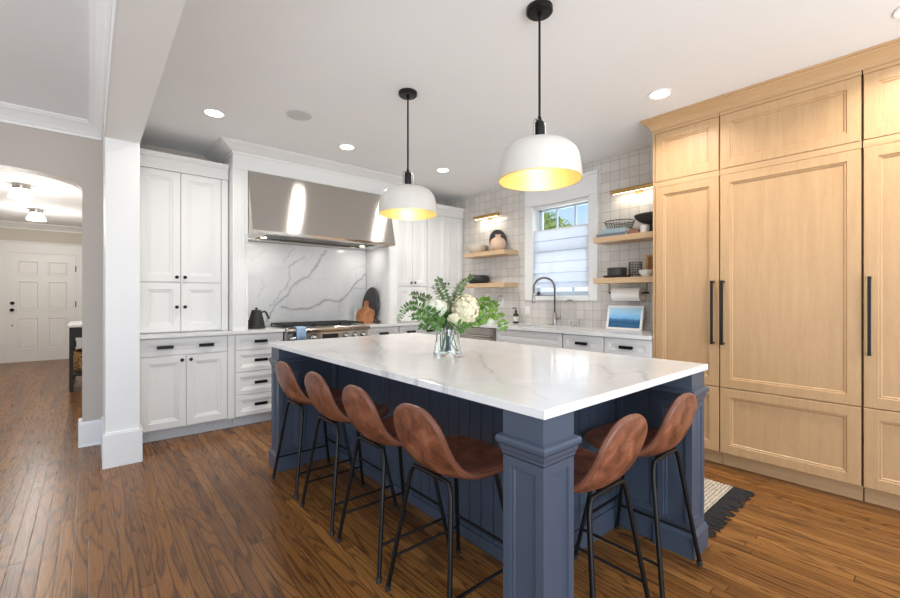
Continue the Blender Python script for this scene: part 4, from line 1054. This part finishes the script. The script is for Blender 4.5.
def floret_ball(name, c, rx, rz, n, mat, lab, seed, up=.35):
    rnd = random.Random(seed); t = thing(name, lab, 'flower', c, 0, None); m = MB()
    for i in range(n):
        z = 1-2*(i+.5)/n; a = i*2.39996
        d = Vector((math.sqrt(1-z*z)*math.cos(a), math.sqrt(1-z*z)*math.sin(a), z)); d = (d+Vector((rnd.gauss(0, .07), rnd.gauss(0, .07), rnd.gauss(0, .07)))).normalized()
        if d.z < -.75: continue
        p = Vector((d.x*rx, d.y*rx, d.z*rz))*rnd.uniform(.88, 1.05); u = d.orthogonal().normalized(); v = d.cross(u); a0 = rnd.uniform(0, PI)
        s = rnd.uniform(.014, .02)
        for k in range(4):
            q = a0+k*PI/2; e = u*math.cos(q)+v*math.sin(q); f = u*math.cos(q+PI/2)+v*math.sin(q+PI/2)
            m.add([p, p+e*s*.6+f*s*.48+d*.004, p+e*s*1.1+d*rnd.uniform(-.002, .006), p+e*s*.6-f*s*.48+d*.004], [(0, 1, 2, 3)], True)
    obj('petals', m, mat, t, recalc=False, sharp=180)
    core = MB().sphere((0, 0, 0), 1, (rx*.86, rx*.86, rz*.86), 16, 10); obj('flower_core', core, 'leaf_dusty' if mat == 'x' else mat, t)
    foot = V0+Vector((rnd.uniform(-.03, .03), rnd.uniform(-.03, .03), .02)); mid = V0+Vector((rnd.uniform(-.03, .03), rnd.uniform(-.03, .03), .19))
    st_ = [foot-c, mid-c, Vector((0, 0, -rz*.5))]
    obj('stem', MB().tube(catmull(st_, 6), .0045, 7), 'stem_green', t); return t
floret_ball('hydrangea', bp(466, 310, -.03), .072, .085, 210, 'petal', 'large cream hydrangea head, the biggest bloom right of centre in the vase', 1)
floret_ball('hydrangea', bp(436, 309, .0), .075, .052, 150, 'petal_white', 'flat white hydrangea head left of centre in the vase', 2)
floret_ball('hydrangea', bp(425, 318, -.05), .032, .03, 50, 'petal_white', 'small white bloom under the left fern frond', 3)
floret_ball('hydrangea', bp(455, 320, -.07), .04, .034, 60, 'petal', 'small cream bloom low at the front of the vase', 5)
floret_ball('hydrangea', bp(490, 322, .03), .026, .024, 36, 'petal_white', 'small white bloom at the far right among bright leaves', 4)
def leafq(m, base, d, n_, L, w_, cup=.15):
    s = d.cross(n_).normalized(); m.add([base, base+d*L*.35+s*w_*.42+n_*cup*w_, base+d*L*.7+s*w_*.36+n_*cup*w_, base+d*L, base+d*L*.7-s*w_*.36+n_*cup*w_, base+d*L*.35-s*w_*.42+n_*cup*w_, base+d*L*.5],
        [(0, 1, 6), (1, 2, 6), (2, 3, 6), (3, 4, 6), (4, 5, 6), (5, 0, 6)], True)
def sprig(name, pts, mat, lab, n, L, w_, seed, taper=.6, start=.3, spread=.9, r=.003, alt=False, up=.5):
    rnd = random.Random(seed); c = pts[0]; a0 = V0+Vector((rnd.uniform(-.035, .035), rnd.uniform(-.035, .035), .018)); a1 = V0+Vector((rnd.uniform(-.028, .028), rnd.uniform(-.028, .028), .185))
    Q = catmull([a0, a1]+list(pts), 8); t = thing(name, lab, 'foliage', V0.copy()); N = len(Q)
    obj('stem', MB().tube([q-V0 for q in Q], [r*(1-.6*i/N) for i in range(N)], 6), 'stem_green' if mat != 'leaf_dusty' else 'bark', t)
    i0 = 8; m = MB()
    for k in range(n):
        f = i0+(N-1-i0)*(start+(1-start)*k/(n-1)); i = min(int(f), N-2); p = Q[i].lerp(Q[i+1], f-i)-V0; tg_ = (Q[i+1]-Q[i]).normalized()
        sd = tg_.cross(fw_*.8+Vector((0, 0, up))).normalized(); g_ = 1-taper*(k/(n-1))
        for s in (-1, 1):
            if alt and (k+s) % 4 == 0: continue
            d = (tg_*(1-spread)+sd*s*spread+Vector((rnd.gauss(0, .14), rnd.gauss(0, .14), rnd.gauss(0, .14)))).normalized()
            nn = (tg_.cross(d)*s+Vector((rnd.gauss(0, .25), rnd.gauss(0, .25), rnd.gauss(0, .25)))).normalized()
            leafq(m, p, d, nn, L*g_*rnd.uniform(.8, 1.15), w_*g_)
    leafq(m, Q[-1]-V0, (Q[-1]-Q[-2]).normalized(), Vector((0, -.5, .8)).normalized(), L*(1-taper), w_*(1-taper))
    obj('leaves', m, mat, t, recalc=False, sharp=180, solid=None); return t
sprig('fern_frond', [bp(436, 316, -.06), bp(420, 306, -.09), bp(409, 308, -.10), bp(402, 320, -.11)], 'leaf_green', 'dark green fern frond arching out at the left of the bouquet', 32, .066, .024, 11, .75, .05, .85)
sprig('fern_frond', [bp(440, 322, -.09), bp(428, 316, -.13), bp(416, 316, -.14)], 'leaf_green', 'short fern frond below the left arching frond of the bouquet', 22, .055, .024, 12, .5, .05, .8)
sprig('fern_frond', [bp(470, 315, .05), bp(480, 304, .05), bp(490, 303, .03), bp(495, 308, .02)], 'leaf_bright', 'bright green leafy frond on the right, highest of the right side', 24, .06, .026, 13, .45, .1, .8)
sprig('leaf_sprig', [bp(474, 322, -.02), bp(485, 315, -.02), bp(496, 314, -.03), bp(502, 327, -.03)], 'leaf_bright', 'bright leafy sprig drooping at the far right of the bouquet', 15, .05, .030, 14, .2, .15, .8)
sprig('leaf_sprig', [bp(470, 322, .02), bp(478, 318, .03), bp(483, 322, .03)], 'leaf_bright', 'short bright leafy sprig tucked behind the large cream bloom', 13, .055, .026, 15, .3, .1, .85)
sprig('eucalyptus_sprig', [bp(447, 312, .02), bp(446, 298, .03), bp(441, 288, .03), bp(439, 281, .03)], 'leaf_grey', 'upright eucalyptus sprig at the top centre of the bouquet', 14, .042, .032, 16, .35, .15, .8)
sprig('eucalyptus_sprig', [bp(440, 312, .0), bp(430, 302, .01), bp(423, 297, .0), bp(414, 296, .0)], 'leaf_grey', 'grey green eucalyptus sprig at the upper left of the bouquet', 15, .044, .024, 17, .3, .25, .8)
sprig('eucalyptus_sprig', [bp(456, 305, .04), bp(459, 292, .05), bp(464, 283, .05), bp(472, 277, .05)], 'leaf_grey', 'thin eucalyptus sprig reaching up right towards the black bowl', 12, .034, .026, 18, .3, .3, .8)
sprig('twig', [bp(445, 310, .05), bp(440, 298, .05), bp(434, 288, .05)], 'leaf_dusty', 'dusty brown twig left of the upright eucalyptus', 9, .03, .014, 19, .4, .35, .6)
sprig('twig', [bp(452, 308, .06), bp(454, 296, .07), bp(458, 286, .07)], 'leaf_dusty', 'dusty brown twig between the eucalyptus and large cream bloom', 9, .028, .014, 20, .4, .35, .6)
sprig('leaf_sprig', [bp(446, 324, -.10), bp(441, 322, -.12), bp(436, 325, -.13)], 'leaf_green', 'dark leaf sprig at the front lip of the vase, left side', 7, .055, .028, 21, .2, .0, .8)
sprig('leaf_sprig', [bp(452, 326, -.09), bp(458, 324, -.12), bp(464, 328, -.12)], 'leaf_green', 'dark leaf sprig at the front lip of the vase, right side', 7, .05, .026, 22, .2, .0, .8)
sprig('leaf_sprig', [bp(440, 325, -.06), bp(430, 322, -.08), bp(424, 326, -.08)], 'leaf_green', 'single dark leaf sprig hanging low at the left of the vase', 6, .045, .026, 23, .2, .3, .8)
